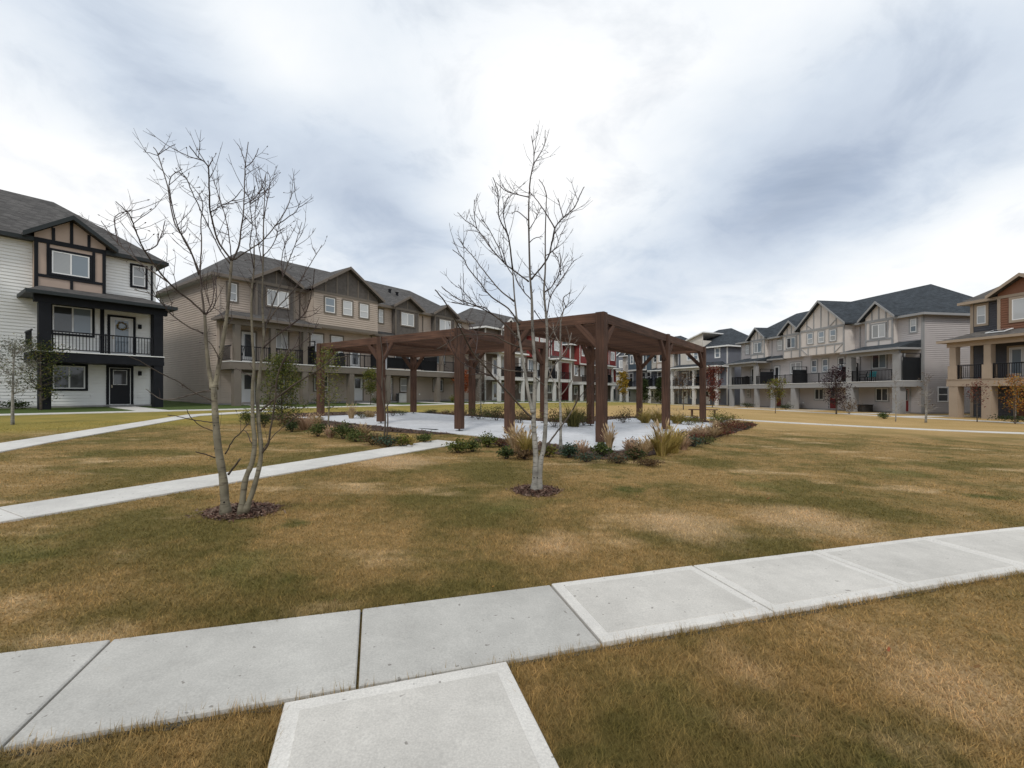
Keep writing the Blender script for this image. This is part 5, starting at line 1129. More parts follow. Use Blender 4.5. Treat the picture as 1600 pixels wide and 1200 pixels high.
def leafy_tree(label, x, y, h, base, rx, mat, n, leaf, bark='bark_limb', stems=1, seed=1, name='young_tree', group=None, mat2=None, limbs=22, trunk_r=0.03, peak=0.55, bare=False, spread=0.16, twig='bark_twig'):
    """trunk, limbs reaching through the crown, leaves gathered round the limbs so that gaps stay open; base: height of the lowest limbs"""
    rng = random.Random(seed); g = np.random.default_rng(seed); z = gz(x, y); e = tag(empty(name, (x, y, z)), label, 'tree', group); hc = h - base; C = []
    tw = MB()
    for s_ in range(stems):
        a = rng.uniform(0, 6.28); off = 0.10 * (stems > 1) * h * 0.35; top = Vector((math.cos(a) * off + rng.uniform(-.05, .05) * rx, math.sin(a) * off, h * rng.uniform(0.92, 1.0)))
        P = smooth([(0.05 * math.cos(a) * (stems > 1), 0.05 * math.sin(a) * (stems > 1), -0.05), (top.x * 0.35 + rng.uniform(-.04, .04), top.y * 0.35, h * 0.35), (top.x * 0.75, top.y * 0.75 + rng.uniform(-.04, .04), h * 0.7), top], 5)
        rr = [trunk_r * (1 - 0.88 * i / (len(P) - 1)) for i in range(len(P))]; MB().tube(P, rr, 7).build('trunk', bark, e, smooth=True)
        lb = MB()
        for k in range(limbs // stems):
            f = (k + rng.random()) / (limbs // stems); zz = base + hc * f * 0.93; i = min(int(zz / h * (len(P) - 1)), len(P) - 2); c = P[i]
            an = k * 2.4 + rng.uniform(-.4, .4); prof = (1 - abs(f - (1 - peak)) / max(peak, 1 - peak)) ** 0.6 if not bare else (1 - f) ** 0.5
            l = rx * (0.25 + 0.75 * prof) * rng.uniform(0.7, 1.1); rise = rng.uniform(0.35, 0.9) * l
            tip = c + Vector((math.cos(an) * l, math.sin(an) * l, rise)); mid = c.lerp(tip, 0.5) - Vector((0, 0, l * 0.10)); r0 = rr[i] * 0.6
            Q = smooth([c, mid, tip], 3); lb.tube(Q, [r0 * (1 - 0.85 * q / (len(Q) - 1)) + 0.002 for q in range(len(Q))], 5)
            for q in range(5 if not bare else 8):
                b0 = c.lerp(tip, rng.uniform(0.3, 1.0)); dv = Vector((rng.gauss(0, 1), rng.gauss(0, 1), rng.uniform(0.1, 1.2))).normalized(); b1 = b0 + dv * l * rng.uniform(0.18, 0.45); tw.tube([b0, b1], [0.005, 0.002], 4)
                C.append(b1); C.append(b0.lerp(b1, 0.5))
            C.append(tip)
        lb.build('limbs', bark, e, smooth=True)
    tag(tw.build('twigs', twig, e), kind='stuff')
    if n:
        A = np.array([tuple(c) for c in C]); idx = g.integers(0, len(A), n); P = A[idx] + g.normal(size=(n, 3)) * spread * rx; q = n // 3 if mat2 else 0
        if mat2: leaves('crown', P[:q], leaf, mat2, e, seed + 9)
        leaves('crown', P[q:], leaf, mat, e, seed)
    return e

def on(u, v): return spot(u, v)
# trees near the houses and beside the pergolas
x, y = on(40, 664); leafy_tree('slender birch clump with sparse grey green leaves in front of the white house', x - 0.45, y, 2.75, 0.9, 0.62, 'leaf_grey', 1300, 0.055, 'bark_pale', 3, 21, 'birch_tree', trunk_r=0.032, limbs=24, twig='bark_twig_pale')
x, y = (-17.25, 19.75); x, y = lrow(-5.0, 2.3); leafy_tree('dark green leafy tree at the corner of the white house balcony', x, y, 3.2, 0.5, 1.15, 'leaf_dark', 2600, 0.085, 'bark_limb', 2, 22, 'leafy_tree', mat2='leaf_lime', trunk_r=0.05, limbs=30)
x, y = on(441, 662); leafy_tree('feathery green larch at the corner of the wide pergola bed', x, y, 2.55, 0.15, 0.85, 'leaf_green', 6500, 0.065, 'bark_limb', 1, 23, 'larch_tree', mat2='leaf_lime', spread=0.13, limbs=40, peak=0.85, trunk_r=0.035)
x, y = on(512, 676); leafy_tree('narrow yellow green aspen beside the corner post of the wide pergola', x, y, 2.7, 0.7, 0.45, 'leaf_lime', 1200, 0.06, 'bark_olive', 1, 24, 'aspen_tree', mat2='leaf_green', spread=0.3, limbs=26, trunk_r=0.028)
x, y = lrow(12.3, 3.6); leafy_tree('small yellow green tree before the pale door of the taupe row', x, y, 2.6, 0.9, 0.7, 'leaf_lime', 1875, 0.116, 'bark_limb', 1, 25, 'young_tree', mat2='leaf_green', limbs=22)
x, y = lrow(23.8, 2.6); leafy_tree('small tree with rust orange leaves near the taupe row', x, y, 2.9, 1.0, 0.95, 'leaf_rust', 2250, 0.155, 'bark_limb', 1, 26, 'young_tree', limbs=24)
x, y = lrow(29.5, 4.0); leafy_tree('tall leafless tree near the white porch columns', x, y, 4.4, 1.2, 1.0, 'leaf_brown', 0, 0.155, 'bark_pale', 2, 27, 'bare_tree', bare=True, limbs=26, twig='bark_twig_pale')
x, y = on(752, 652); leafy_tree('pale leafless sapling behind the wide pergola', x, y, 3.4, 0.8, 0.7, 'leaf_brown', 0, 0.155, 'bark_pale', 1, 28, 'bare_tree', bare=True, limbs=22, twig='bark_twig_pale', trunk_r=0.03)
leafy_tree('slim tree with golden yellow leaves by the far red row', 16.2, 66.5, 4.4, 1.2, 0.9, 'leaf_yellow', 1250, 0.248, 'bark_limb', 1, 29, limbs=24, trunk_r=0.05)
leafy_tree('narrow dark green conifer beside the far golden yellow tree', 19.0, 65.5, 3.7, 0.4, 0.75, 'leaf_dark', 1875, 0.232, 'bark_limb', 1, 30, 'conifer_tree', 'pair of conifers before the far row', limbs=30, peak=0.9, trunk_r=0.05)
leafy_tree('narrow dark green conifer before the dark blue gable', 20.9, 64.2, 3.9, 0.4, 0.75, 'leaf_dark', 1875, 0.232, 'bark_limb', 1, 31, 'conifer_tree', 'pair of conifers before the far row', limbs=30, peak=0.9, trunk_r=0.05)
leafy_tree('nearly bare brownish tree on the lawn beyond the long narrow pergola', 14.3, 38.0, 3.2, 0.9, 1.1, 'leaf_brown', 625, 0.109, 'bark_limb', 1, 32, limbs=28, trunk_r=0.045)
leafy_tree('dark red leaved tree before the slate grey house', 22.9, 52.0, 4.7, 0.8, 1.15, 'leaf_red', 1875, 0.186, 'bark_limb', 1, 33, limbs=28, trunk_r=0.05)
x, y = on(1213, 646); leafy_tree('small yellowing tree before the pale grey row', 21.4, 37.0, 2.7, 1.0, 0.85, 'leaf_lime', 875, 0.139, 'bark_limb', 1, 34, mat2='leaf_brown', limbs=24)
leafy_tree('dark plum leaved tree before the pale grey row', 26.6, 37.3, 3.9, 0.7, 1.15, 'leaf_plum', 2200, 0.12, 'bark_limb', 2, 35, 'plum_tree', limbs=34, trunk_r=0.06)
leafy_tree('two stemmed leafless young tree before the end wall of the pale grey row', 24.2, 26.6, 3.1, 0.6, 0.55, 'leaf_brown', 75, 0.093, 'bark_pale', 2, 36, 'bare_tree', 'bare trees by the grey end wall', bare=True, limbs=24, twig='bark_twig_pale')
leafy_tree('single stemmed leafless young tree before the end wall of the pale grey row', 23.1, 27.4, 3.2, 0.7, 0.55, 'leaf_brown', 0, 0.093, 'bark_pale', 1, 37, 'bare_tree', 'bare trees by the grey end wall', bare=True, limbs=24, twig='bark_twig_pale')
leafy_tree('orange leaved maple in front of the sand trimmed house', 28.3, 25.6, 2.75, 0.75, 0.72, 'leaf_orange', 1100, 0.085, 'bark_limb', 1, 38, 'maple_tree', mat2='leaf_yellow', limbs=26)
leafy_tree('sparse tree with dark red leaves between the sand coloured posts', 27.8, 27.2, 2.6, 0.9, 0.6, 'leaf_red', 325, 0.093, 'bark_limb', 1, 39, limbs=22)

# hedges and shrubs against the houses
for i, (s_, o_, w_, h_, m_, lb) in enumerate([
    (-6.6, 0.9, 1.3, 0.55, 'leaf_dark', 'low dark hedge shrub against the white siding'), (-5.6, 1.0, 0.9, 0.5, 'leaf_dark', 'dark shrub beside the black porch post of the white house'),
    (8.9, 2.6, 1.2, 0.7, 'leaf_dark', 'rounded dark shrub under the taupe row balcony'), (13.6, 2.7, 0.9, 0.6, 'leaf_green', 'green shrub beside the taupe row door'), (22.5, 2.4, 0.8, 0.7, 'leaf_lime', 'yellowish shrub beside the rust orange tree')]):
    x, y = lrow(s_, o_); shrub(lb, x, y, w_, h_, m_, 520, 0.085, seed=60 + i)
for i, (x, y, w_, h_, m_, lb) in enumerate([
    (29.0, 26.2, 2.4, 0.55, 'leaf_dark', 'spreading dark green juniper below the orange maple'), (28.3, 47.0, 1.6, 0.7, 'leaf_dark', 'low dark shrub under the far balcony of the pale grey row'), (27.7, 53.6, 1.8, 0.7, 'leaf_dark', 'dark green shrub beside a square grey post'),
    (27.4, 37.0, 1.7, 1.3, 'leaf_brown', 'russet brown shrub at the foot of the plum tree'), (24.9, 30.5, 0.7, 0.4, 'leaf_green', 'small green plant before the red door')]):
    shrub(lb, x, y, w_, h_, m_, 600, 0.09, seed=70 + i)

# planting beds
PL = [  # kind, u, v, width px, height px, material, second material, label
    ('s', 386, 664, 26, 24, 'leaf_green', None, 'small bright green shrub at the lawn end of the wide pergola bed'), ('s', 412, 668, 26, 26, 'leaf_dark', 'leaf_green', 'dark green shrub beside the dense larch'),
    ('s', 452, 672, 40, 30, 'leaf_brown', 'leaf_green', 'brownish perennial clump under the dense larch'), ('s', 456, 675, 20, 18, 'leaf_dark', None, 'small dark shrub in front of the pale straw grass'),
    ('g', 476, 672, 40, 28, 'straw_pink', None, 'pale straw grass mound before the corner post of the wide pergola'), ('g', 494, 668, 30, 24, 'straw_tan', None, 'tan grass tuft touching the corner post of the wide pergola'),
    ('s', 497, 682, 30, 24, 'leaf_green', 'leaf_dark', 'rounded green shrub below the narrow aspen'), ('g', 517, 684, 22, 20, 'straw_pink', None, 'small pinkish straw tuft between two green shrubs'),
    ('s', 536, 686, 34, 26, 'leaf_green', 'leaf_dark', 'wide green shrub in the middle of the front bed left of the path'), ('s', 556, 690, 30, 20, 'leaf_green', None, 'low bright green shrub next to the tan tuft'),
    ('g', 566, 683, 30, 22, 'straw_tan', None, 'tan tuft beside the middle front post of the wide pergola'), ('s', 582, 695, 40, 18, 'leaf_brown', 'leaf_green', 'flat brownish ground cover clump before the bare vine'),
    ('s', 606, 698, 40, 18, 'leaf_blue', 'leaf_brown', 'blue green ground cover clump at the foot of the bare vine'), ('s', 628, 698, 26, 18, 'leaf_lime', 'leaf_brown', 'small yellowing clump beside the concrete path'),
    ('g', 640, 697, 22, 18, 'straw_gold', None, 'golden grass tuft close to the concrete path'), ('s', 664, 692, 26, 16, 'leaf_green', None, 'neat green shrub where the path meets the patio'),
    ('s', 716, 708, 34, 22, 'leaf_green', 'leaf_lime', 'light green leafy shrub right of the concrete path'), ('s', 738, 706, 24, 20, 'leaf_green', None, 'green shrub touching the light green one by the path'),
    ('s', 762, 699, 28, 22, 'leaf_green', 'leaf_lime', 'leafy green shrub against the patio edge'), ('s', 782, 698, 26, 14, 'leaf_brown', 'leaf_red', 'low brown stems beside the leafy green shrub'),
    ('s', 791, 717, 24, 20, 'leaf_dark', 'leaf_green', 'dark mounded shrub at the edge of the lawn behind the twin trunked aspen'),
    ('g', 806, 708, 36, 50, 'straw_tan', None, 'tall tan feather grass in front of the near corner post'), ('g', 824, 712, 40, 46, 'straw_gold', 'straw_tan', 'tall golden tan grass behind the twin trunked aspen'), ('s', 820, 718, 34, 16, 'leaf_brown', None, 'brown dried perennial under the tall tan grass'),
    ('s', 856, 714, 24, 18, 'leaf_lime', 'leaf_brown', 'yellow green perennial between the aspen and the sapling'), ('s', 890, 716, 24, 22, 'leaf_blue', 'leaf_dark', 'blue green shrub right of the slim sapling'),
    ('g', 908, 712, 30, 24, 'straw_pink', None, 'pinkish grass tuft between the sapling and the globe shrub'), ('s', 916, 722, 44, 14, 'leaf_blue', 'leaf_brown', 'silvery low ground cover in front of the globe shrub'),
    ('s', 941, 713, 28, 22, 'leaf_green', 'leaf_dark', 'round bright green globe shrub at the foot of the near pergola post'), ('g', 952, 702, 22, 40, 'straw_tan', None, 'upright tan grass beside the near pergola post'),
    ('s', 966, 724, 36, 14, 'leaf_brown', 'leaf_blue', 'grey brown low clump at the front corner of the bed'), ('s', 992, 718, 30, 18, 'leaf_dark', 'leaf_brown', 'dark green prickly shrub at the front corner of the bed'),
    ('g', 985, 708, 26, 24, 'straw_pink', None, 'pale grass tuft behind the prickly shrub'), ('g', 1006, 712, 30, 30, 'straw_tan', None, 'tan grass clump left of the tall golden grass'), ('s', 1012, 728, 40, 12, 'leaf_brown', None, 'withered brown ground cover at the lawn corner'),
    ('g', 1034, 712, 44, 56, 'straw_gold', 'straw_tan', 'tall golden grass hiding the foot of the middle pergola post'), ('g', 1052, 708, 40, 44, 'straw_gold', None, 'golden grass to the right of the tallest clump'), ('g', 1068, 703, 26, 28, 'straw_pink', None, 'pinkish straw clump beside the golden grass'),
    ('s', 1084, 698, 34, 16, 'leaf_blue', 'leaf_brown', 'silver green low clump along the right side bed'), ('g', 1094, 688, 36, 26, 'straw_pink', 'straw_tan', 'pinkish plume grass along the right side bed'), ('g', 1112, 684, 34, 22, 'straw_tan', None, 'tan plume grass near the rear corner post'),
    ('s', 1104, 694, 30, 14, 'leaf_green', 'leaf_brown', 'low green edging plant next to the pinkish plume grass'), ('s', 1126, 682, 40, 18, 'leaf_brown', 'leaf_red', 'russet perennial clump by the rear corner of the bed'), ('s', 1148, 673, 40, 18, 'leaf_red', 'leaf_brown', 'reddish dried clump at the far tip of the bed'),
    ('s', 1122, 664, 36, 24, 'leaf_green', 'leaf_lime', 'bright green shrub behind the rear corner post'), ('s', 1140, 664, 30, 18, 'leaf_lime', 'leaf_brown', 'yellow green clump behind the rear corner post'),
    # behind the patio
    ('g', 549, 655, 18, 26, 'straw_tan', None, 'upright tan grass at the back edge of the patio'), ('s', 566, 655, 20, 12, 'leaf_green', 'leaf_brown', 'low green clump at the back edge of the patio'), ('g', 578, 653, 26, 14, 'straw_tan', None, 'short tan tuft at the back edge of the patio'), ('s', 614, 651, 24, 12, 'leaf_brown', 'leaf_green', 'brown green clump behind the middle of the wide pergola'),
    ('s', 628, 650, 20, 10, 'leaf_green', None, 'small green clump before the back post of the wide pergola'), ('s', 748, 656, 40, 26, 'leaf_green', 'leaf_brown', 'spreading green shrub behind the back post of the wide pergola'), ('s', 776, 658, 36, 26, 'leaf_dark', 'leaf_brown', 'dark spreading shrub behind the near corner post'),
    ('s', 812, 662, 40, 26, 'leaf_brown', 'leaf_green', 'brown green shrub seen between the pergola posts'), ('s', 866, 668, 44, 34, 'leaf_brown', 'leaf_lime', 'olive brown shrub at the inner corner of the patio'), ('g', 896, 668, 50, 44, 'grass_olive', 'straw_gold', 'big olive grass clump at the inner corner of the patio'), ('s', 912, 666, 30, 26, 'leaf_lime', 'leaf_brown', 'yellowish shrub beside the big olive grass clump'),
    ('s', 974, 662, 34, 26, 'leaf_brown', 'leaf_dark', 'brown shrub at the far edge of the patio'), ('g', 1008, 662, 34, 26, 'straw_gold', None, 'golden grass behind the back corner post of the long pergola'), ('g', 1028, 662, 30, 28, 'straw_gold', 'straw_tan', 'golden grass row behind the far edge of the patio'), ('g', 1058, 663, 34, 24, 'straw_gold', 'straw_tan', 'golden brown grass left of the rear corner post'), ('s', 1078, 665, 36, 18, 'leaf_lime', 'leaf_brown', 'yellow brown perennials left of the rear corner post'),
]
for i, (kd, u, v, w_, h_, m1, m2, lb) in enumerate(PL):
    x, y = on(u, v); k = y / 711.0
    if kd == 's': shrub(lb, x, y, w_ * k * 1.05, h_ * k, m1, int(min(900, 260 + w_ * h_ * 0.7)), 0.055 if h_ > 15 else 0.04, seed=100 + i, mat2=m2)
    else: grass_clump(lb, x, y, w_ * k * 1.05, h_ * k * 0.88, m1, int(170 + w_ * 6), seed=100 + i, mat2=m2)

GC = np.random.default_rng(31); taken = [on(q[1], q[2]) for q in PL]; made = 0
STR = [(-16.2, -0.75, -1.9, -0.8), (0.85, 2.2, -1.9, 12.5), (-3.2, 0.8, -2.0, -0.75), (-13.5, -4.3, 6.2, 7.3), (-5.6, -4.1, 7.6, 12.5), (-4.0, 0.6, 12.2, 13.6)]
for k in range(400):
    u0, u1, v0, v1 = STR[k % 6 if k % 2 else 1]; x, y = uv(GC.uniform(u0, u1), GC.uniform(v0, v1))
    if not any(inside(b, np.array([x]), np.array([y]))[0] for b in BEDS) or min((x - a) ** 2 + (y - b) ** 2 for a, b in taken) < 0.17: continue
    taken.append((x, y)); made += 1; c = made % 6
    if c in (0, 3): grass_clump('low dry straw tuft filling a gap in the planting beds', x, y, GC.uniform(0.35, 0.6), GC.uniform(0.22, 0.42), ['straw_tan', 'straw_pink', 'straw_gold'][made % 3], 150, 'dry tufts in the planting beds', 300 + made)
    else: shrub('low withered ground cover plant filling a gap in the planting beds', x, y, GC.uniform(0.4, 0.75), GC.uniform(0.14, 0.30), ['leaf_brown', 'leaf_blue', 'leaf_lime', 'leaf_green', 'leaf_red'][made % 5], 260, 0.05, 'ground cover plants in the planting beds', seed=300 + made, mat2='leaf_brown', name='ground_cover_plant', cat='plant')
    if made >= 70: break

# ------------------------------------------------------------------ odds and ends on the common
def bench():
    e = tag(empty('bench', (11.3, 26.9, gz(11.3, 26.9)), R(-28)), 'low wooden bench beyond the far end of the long narrow pergola', 'bench')
    for k in range(4): beam('slat', (-0.8, -0.21 + k * 0.14, 0.46), (0.8, -0.21 + k * 0.14, 0.46), 0.12, 0.045, 'stained_wood', e)
    for x in (-0.62, 0.62):
        for yy in (-0.2, 0.2): beam('leg', (x, yy, 0.0), (x, yy, 0.436), 0.08, 0.08, 'stained_wood', e, up=(1, 0, 0))
bench()
pm('teal_plastic', (0.03, 0.28, 0.30), 0.4, 0.08, 4); pm('planter_dark', (0.03, 0.028, 0.027), 0.7, 0.2, 5); pm('kiosk_green', (0.02, 0.07, 0.055), 0.5, 0.1, 3); pm('stone', (0.33, 0.31, 0.30), 0.9, 0.2, 6, 0.6, 20); pm('ac_metal', (0.36, 0.36, 0.35), 0.5, 0.1, 4)
def planter(label, t, o):
    x, y = rrow(t, o); e = tag(empty('planter', (x, y, gz(x, y)), R(-9.5)), label, 'planter')
    MB().prism([(-0.45, -0.35, 0), (0.45, -0.35, 0), (0.45, 0.35, 0), (-0.45, 0.35, 0)], (0, 0, 0.62)).build('box', 'planter_dark', e); m = MB(); m.box(-0.5, 0.5, -0.4, -0.34, 0.622, 0.68).box(-0.5, 0.5, 0.34, 0.4, 0.622, 0.68).box(-0.5, -0.44, -0.34, 0.34, 0.622, 0.68).box(0.44, 0.5, -0.34, 0.34, 0.622, 0.68); m.build('rim', 'planter_dark', e)
    MB().box(-0.43, 0.43, -0.33, 0.33, 0.622, 0.65).build('soil', 'mulch', e)
planter('dark planter box under the first balcony of the pale grey row', 4.2, 1.0)
def aircon(label, x, y, rz):
    e = tag(empty('air_conditioner', (x, y, gz(x, y)), rz), label, 'air conditioner'); MB().box(-0.4, 0.4, -0.4, 0.4, 0.08, 0.82).build('cabinet', 'ac_metal', e); m = MB()
    for k in range(9): m.box(-0.36, 0.36, -0.415, -0.402, 0.14 + k * 0.07, 0.175 + k * 0.07)
    m.build('grille', 'trim_black', e); MB().box(-0.45, 0.45, -0.45, 0.45, -0.05, 0.078).build('base', 'foundation_grey', e); MB().tube([(0, 0, 0.82), (0, 0, 0.86)], [0.3, 0.3], 14).build('fan_guard', 'trim_black', e)
x, y = rrow(12.9, 0.9); aircon('grey air conditioner under the middle balcony of the pale grey row', x, y, R(80)); x, y = lrow(17.6, 0.9); aircon('grey air conditioner against the taupe row', x, y, R(-55))
def patio_chair(label, row_pt, z, rz, mat):
    x, y = row_pt; e = tag(empty('patio_chair', (x, y, z), rz), label, 'chair'); MB().box(-0.25, 0.25, -0.24, 0.24, 0.40, 0.44).build('seat', mat, e); MB().prism([(-0.25, 0.24, 0.40), (0.25, 0.24, 0.40), (0.25, 0.36, 0.92), (-0.25, 0.36, 0.92)], (0, 0.03, 0)).build('backrest', mat, e)
    for sx in (-0.23, 0.23):
        for sy in (-0.22, 0.22): MB().box(sx - 0.018, sx + 0.018, sy - 0.018, sy + 0.018, 0, 0.398).build('leg', 'rail_black', e)
        MB().box(sx - 0.03, sx + 0.03, -0.22, 0.26, 0.62, 0.65).build('armrest', mat, e)
zr = gz(34.1, 37.8) + 2.775
patio_chair('teal plastic chair on the first balcony of the pale grey row', rrow(3.4, 1.2), zr, R(-60), 'teal_plastic')
patio_chair('black chair on the first balcony of the pale grey row', rrow(4.3, 1.2), zr, R(-120), 'planter_dark')
zb = gz(-18.9, 29.2) + 2.775
patio_chair('black chair behind the railing of the big gable balcony of the taupe row', lrow(9.6, 1.1), zb, R(40), 'planter_dark'); 
patio_chair('black chair on the corner balcony of the taupe row', lrow(4.0, 1.1), zb, R(-60), 'planter_dark')
patio_chair('dark chair on the balcony of the sand trimmed house', rrow(-6.2, 1.1), gz(33.3, 33.0) + 2.715, R(-60), 'planter_dark')
def barbecue(label, pt, z, rz):
    e = tag(empty('barbecue', (pt[0], pt[1], z), rz), label, 'barbecue'); MB().box(-0.45, 0.45, -0.28, 0.28, 0.0, 0.8).build('cabinet', 'planter_dark', e)
    MB().prism([(-0.45, -0.28, 0.802), (-0.45, 0.28, 0.802), (-0.45, 0.22, 1.02), (-0.45, 0.0, 1.1), (-0.45, -0.22, 1.02)], (0.9, 0, 0)).build('lid', 'screen_black', e); MB().box(-0.3, 0.3, -0.33, -0.285, 0.88, 0.91).build('handle', 'ac_metal', e)
barbecue('covered black barbecue on the far balcony of the pale grey row', rrow(20.3, 1.1), gz(34.1, 37.8) + 2.775, R(80)); barbecue('black barbecue on the balcony of the big gable of the taupe row', lrow(11.4, 1.0), zb, R(-54))
def wreath():
    x, y = lrow(-1.51, 0.06); e = tag(empty('door_wreath', (x, y, gz(-20.8, 26.5) + 4.45), R(54)), 'yellow autumn wreath hanging on the white balcony door', 'wreath')
    m = MB(); n = 18
    pts = [(math.cos(2 * math.pi * k / n) * 0.2, -0.01, math.sin(2 * math.pi * k / n) * 0.2) for k in range(n + 1)]; m.tube(pts, [0.025] * (n + 1), 5); m.build('ring', 'bark_twig', e)
    g = np.random.default_rng(4); a = g.uniform(0, 6.28, 160); C = np.stack([np.cos(a) * 0.2, np.full(160, -0.02), np.sin(a) * 0.2], 1) + g.normal(size=(160, 3)) * 0.035; leaves('foliage', C, 0.09, 'leaf_yellow', e, 3)
wreath()
def drain():
    x, y = on(668, 672); e = tag(empty('drain_cover', (x, y, gz(x, y) + 0.037), R(-35)), 'dark metal drain cover set in the patio under the wide pergola', 'drain'); MB().box(-0.45, 0.45, -0.08, 0.08, 0, 0.006).build('plate', 'planter_dark', e); m = MB()
    for k in range(12): m.box(-0.42 + k * 0.072, -0.39 + k * 0.072, -0.06, 0.06, 0.0062, 0.012)
    m.build('bars', 'galvanised', e)
drain()
def stone(label, u, v, s, seed):
    x, y = on(u, v); rng = random.Random(seed); m = MB(); n = 10; rings = 5
    for j in range(rings + 1):
        ph = math.pi * j / rings
        for k in range(n): r = s * (1 + rng.uniform(-.18, .18)); m.v.append((math.sin(ph) * math.cos(2 * math.pi * k / n) * r, math.sin(ph) * math.sin(2 * math.pi * k / n) * r * 0.8, math.cos(ph) * r * 0.6 + s * 0.35))
    for j in range(rings):
        for k in range(n): m.f.append((j * n + k, j * n + (k + 1) % n, (j + 1) * n + (k + 1) % n, (j + 1) * n + k))
    tag(m.build('boulder', 'stone', None, loc=(x, y, gz(x, y))), label, 'stone')
stone('pale boulder at the far tip of the planting bed', 1136, 664, 0.24, 2); stone('small pale stone in the bed beside the concrete path', 640, 700, 0.08, 4)

# ------------------------------------------------------------------ mulch rings, chips, fallen leaves
RINGS = [(spot(378, 799), 0.39, 0.34, 'ring of dark bark mulch round the three stemmed aspen'), (spot(838, 767), 0.33, 0.34, 'ring of dark bark mulch round the twin trunked aspen')]
def chips(name, X, Y, Z, size, mat, parent, seed):
    g = np.random.default_rng(seed); n = len(X); a = g.uniform(0, 6.28, n); s = size * g.uniform(0.5, 1.5, n); w = s * g.uniform(0.2, 0.5, n); t = g.normal(size=n) * 0.35
    d_ = np.stack([np.cos(a) * np.cos(t), np.sin(a) * np.cos(t), np.sin(t)], 1); q = np.stack([-np.sin(a), np.cos(a), g.normal(size=n) * 0.3], 1); C = np.stack([X, Y, Z], 1)
    V = np.stack([C - d_ * s[:, None] - q * w[:, None], C + d_ * s[:, None] - q * w[:, None] * 0.6, C + d_ * s[:, None] * 0.9 + q * w[:, None], C - d_ * s[:, None] * 0.8 + q * w[:, None] * 0.7], 1)
    return tag(np_mesh(name, V, 2, mat, parent), kind='stuff')
for i, (c, rx_, ry_, lb) in enumerate(RINGS):
    e = tag(empty('mulch_ring', (c[0], c[1], gz(*c))), lb, 'mulch'); m = MB(); n = 40; ring = []
    for k in range(n): a = 2 * math.pi * k / n; j = 1 + 0.10 * math.sin(3 * a + i) + random.uniform(-.05, .05); ring.append((math.cos(a) * rx_ * j, math.sin(a) * ry_ * j))
    base = [(x, y, 0.004 + gz(c[0] + x, c[1] + y) - gz(*c)) for x, y in ring]; top = [(x * 0.6, y * 0.6, 0.035 + gz(c[0] + x, c[1] + y) - gz(*c)) for x, y in ring]
    m.v = base + top
    for k in range(n): m.f.append((k, (k + 1) % n, n + (k + 1) % n, n + k))
    m.f.append(tuple(range(n, 2 * n))); m.build('mound', 'mulch', e)
    g = np.random.default_rng(90 + i); N = 2600; a = g.uniform(0, 6.28, N); r = np.sqrt(g.uniform(0, 1.0, N)) * np.where(g.random(N) < 0.12, g.uniform(1.0, 1.45, N), 1.02); X, Y = np.cos(a) * rx_ * r, np.sin(a) * ry_ * r; Z = np.clip(0.045 * (1 - r ** 2), 0.006, 1) + g.uniform(0, 0.012, N) + (-0.0214 * X + 0.0112 * Y)
    chips('chips', X, Y, Z, 0.022, 'mulch_chip', e, 91 + i)
    KEEP.append([(c[0] + x * 0.95, c[1] + y * 0.95) for x, y in ring])
def bed_chips():
    g = np.random.default_rng(77); out = []
    for bed in BEDS:
        B = np.array(bed); n = 9000; X = g.uniform(B[:, 0].min(), B[:, 0].max(), n); Y = g.uniform(B[:, 1].min(), B[:, 1].max(), n); k = inside(bed, X, Y); out.append(np.stack([X[k], Y[k]], 1))
    P = np.concatenate(out); tag(chips('bark_chips', P[:, 0], P[:, 1], gz(P[:, 0], P[:, 1]) + 0.02 + g.uniform(0, 0.02, len(P)), 0.04, 'mulch_chip', None, 78), 'bark chips and dry litter covering the planting beds round the patio', 'bark chips')
bed_chips()

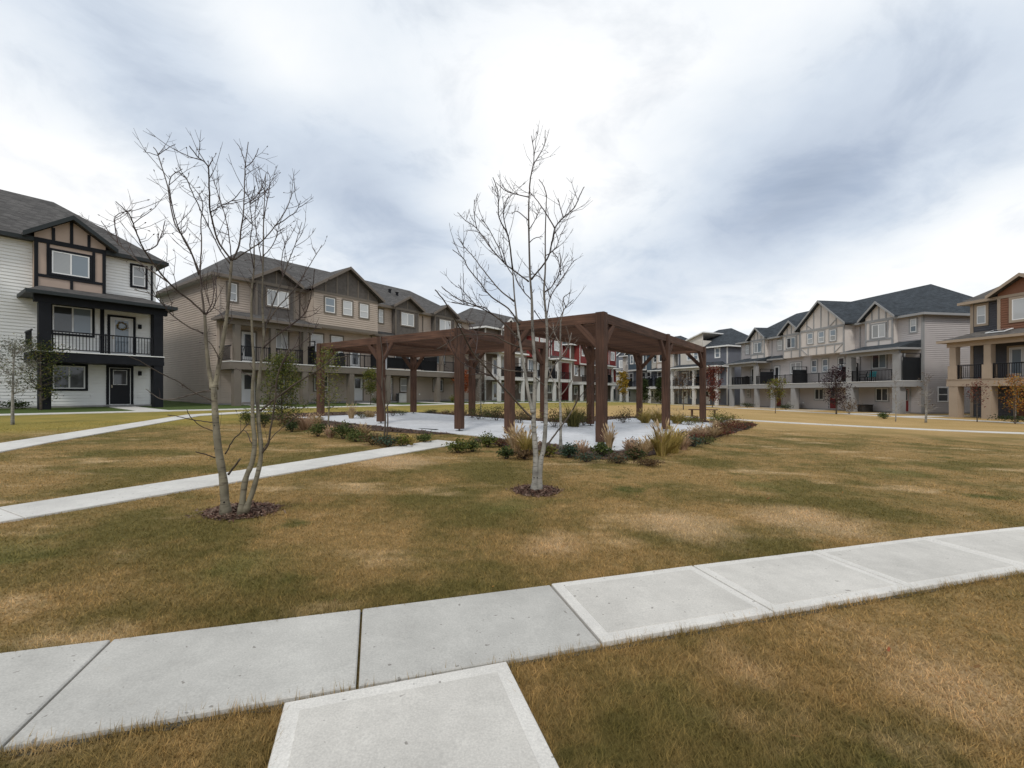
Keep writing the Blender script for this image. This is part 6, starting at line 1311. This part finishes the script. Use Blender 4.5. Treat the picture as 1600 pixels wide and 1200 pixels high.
# ------------------------------------------------------------------ lawn blades
def build_grass():
    g = np.random.default_rng(5); N = 800000
    r = 1.15 * np.exp(g.uniform(0, 1, N) * math.log(22 / 1.15)); a = g.uniform(-R(57), R(57), N); X = np.sin(a) * r; Y = np.cos(a) * r
    # the lawn goes on to both sides of the walk
    M = 170000; X2, Y2 = g.uniform(-8, 9, M), g.uniform(-4, 5.5, M); q = np.abs(np.arctan2(X2, Y2)) > R(56); q |= np.hypot(X2, Y2) < 1.15
    X = np.concatenate([X, X2[q]]); Y = np.concatenate([Y, Y2[q]]); r = np.concatenate([r, np.maximum(np.hypot(X2[q], Y2[q]), 3.0)]); N = len(X)
    ok = np.ones(N, bool)
    for poly in KEEP:
        P = np.array(poly)
        if P[:, 1].min() > 28: continue
        ok &= ~inside(poly, X, Y)
    X, Y, r = X[ok], Y[ok], r[ok]; n = len(X); Z = gz(X, Y)
    # slow variation in height and lie so the turf looks brushed
    ph = np.sin(X * 2.1 + 1.3 * np.sin(Y * 1.7)) * 0.5 + np.sin(Y * 2.9 + X * 0.8) * 0.5
    h = g.uniform(0.011, 0.030, n) * (1 + 0.25 * ph) * np.where(g.random(n) < 0.04, 1.5, 1.0); h *= np.clip(1.15 - r / 30, 0.7, 1.05)
    lean = g.uniform(0.5, 1.5, n); an = g.uniform(0, 6.28, n) + ph * 0.8; w = 0.0016 * np.clip(r / 2.0, 0.8, 9) ** 0.6 * g.uniform(0.7, 1.4, n)
    tip = np.stack([X + np.cos(an) * h * lean, Y + np.sin(an) * h * lean, Z + h], 1)
    t = an + math.pi / 2 + g.normal(size=n) * 0.5; wv = np.stack([np.cos(t) * w, np.sin(t) * w, np.zeros(n)], 1); root = np.stack([X, Y, Z], 1)
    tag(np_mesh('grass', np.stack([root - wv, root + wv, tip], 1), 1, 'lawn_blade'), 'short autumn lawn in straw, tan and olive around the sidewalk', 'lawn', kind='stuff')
    # unmown fringe leaning over the slab edges
    E_ = []
    for edge, nx, ny in ((BOTE, 0.30, -0.95), (TOPE, -0.30, 0.95), ([(-0.03, 2.44), (0.9, -0.4)], 0.95, 0.3), ([(-1.045, 2.09), (-0.2, -0.6)], -0.95, -0.3)):
        for q in range(len(edge) - 1):
            m = int(math.dist(edge[q], edge[q + 1]) * 420); t = g.random(m); dens = 0.5 + 0.5 * np.sin(t * 23 + q * 2.0); keep = g.random(m) < 0.25 + 0.75 * dens; t = t[keep]; o = g.uniform(0.004, 0.05, len(t))
            E_.append(np.stack([edge[q][0] + (edge[q + 1][0] - edge[q][0]) * t + nx * o, edge[q][1] + (edge[q + 1][1] - edge[q][1]) * t + ny * o, np.full(len(t), nx), np.full(len(t), ny)], 1))
    E_ = np.concatenate(E_); ok = np.ones(len(E_), bool)
    for poly in KEEP[:2]: ok &= ~inside(poly, E_[:, 0], E_[:, 1])
    E_ = E_[ok]; n = len(E_); h = g.uniform(0.03, 0.075, n); root = np.stack([E_[:, 0], E_[:, 1], gz(E_[:, 0], E_[:, 1])], 1)
    ln = g.uniform(-0.9, 0.5, n) * h; tip = root + np.stack([E_[:, 2] * ln + g.normal(size=n) * 0.015, E_[:, 3] * ln + g.normal(size=n) * 0.015, h], 1); t = g.uniform(0, 6.28, n); wv = np.stack([np.cos(t), np.sin(t), np.zeros(n)], 1) * 0.0022
    tag(np_mesh('grass_fringe', np.stack([root - wv, root + wv, tip], 1), 1, 'lawn_blade'), 'longer grass fringe along the sidewalk edges', 'grass', kind='stuff')
    k = 90; ang = g.uniform(-R(50), R(50), k); rr = g.uniform(2.2, 14, k); X, Y = np.sin(ang) * rr, np.cos(ang) * rr; off = np.ones(k, bool)
    for poly in KEEP: off &= ~inside(poly, X, Y)
    X, Y = X[off], Y[off]
    tag(chips('fallen_leaves', X, Y, gz(X, Y) + 0.04, 0.017, 'fallen_leaf', None, 8), 'scattered fallen leaves lying on the grass', 'leaves')
build_grass()
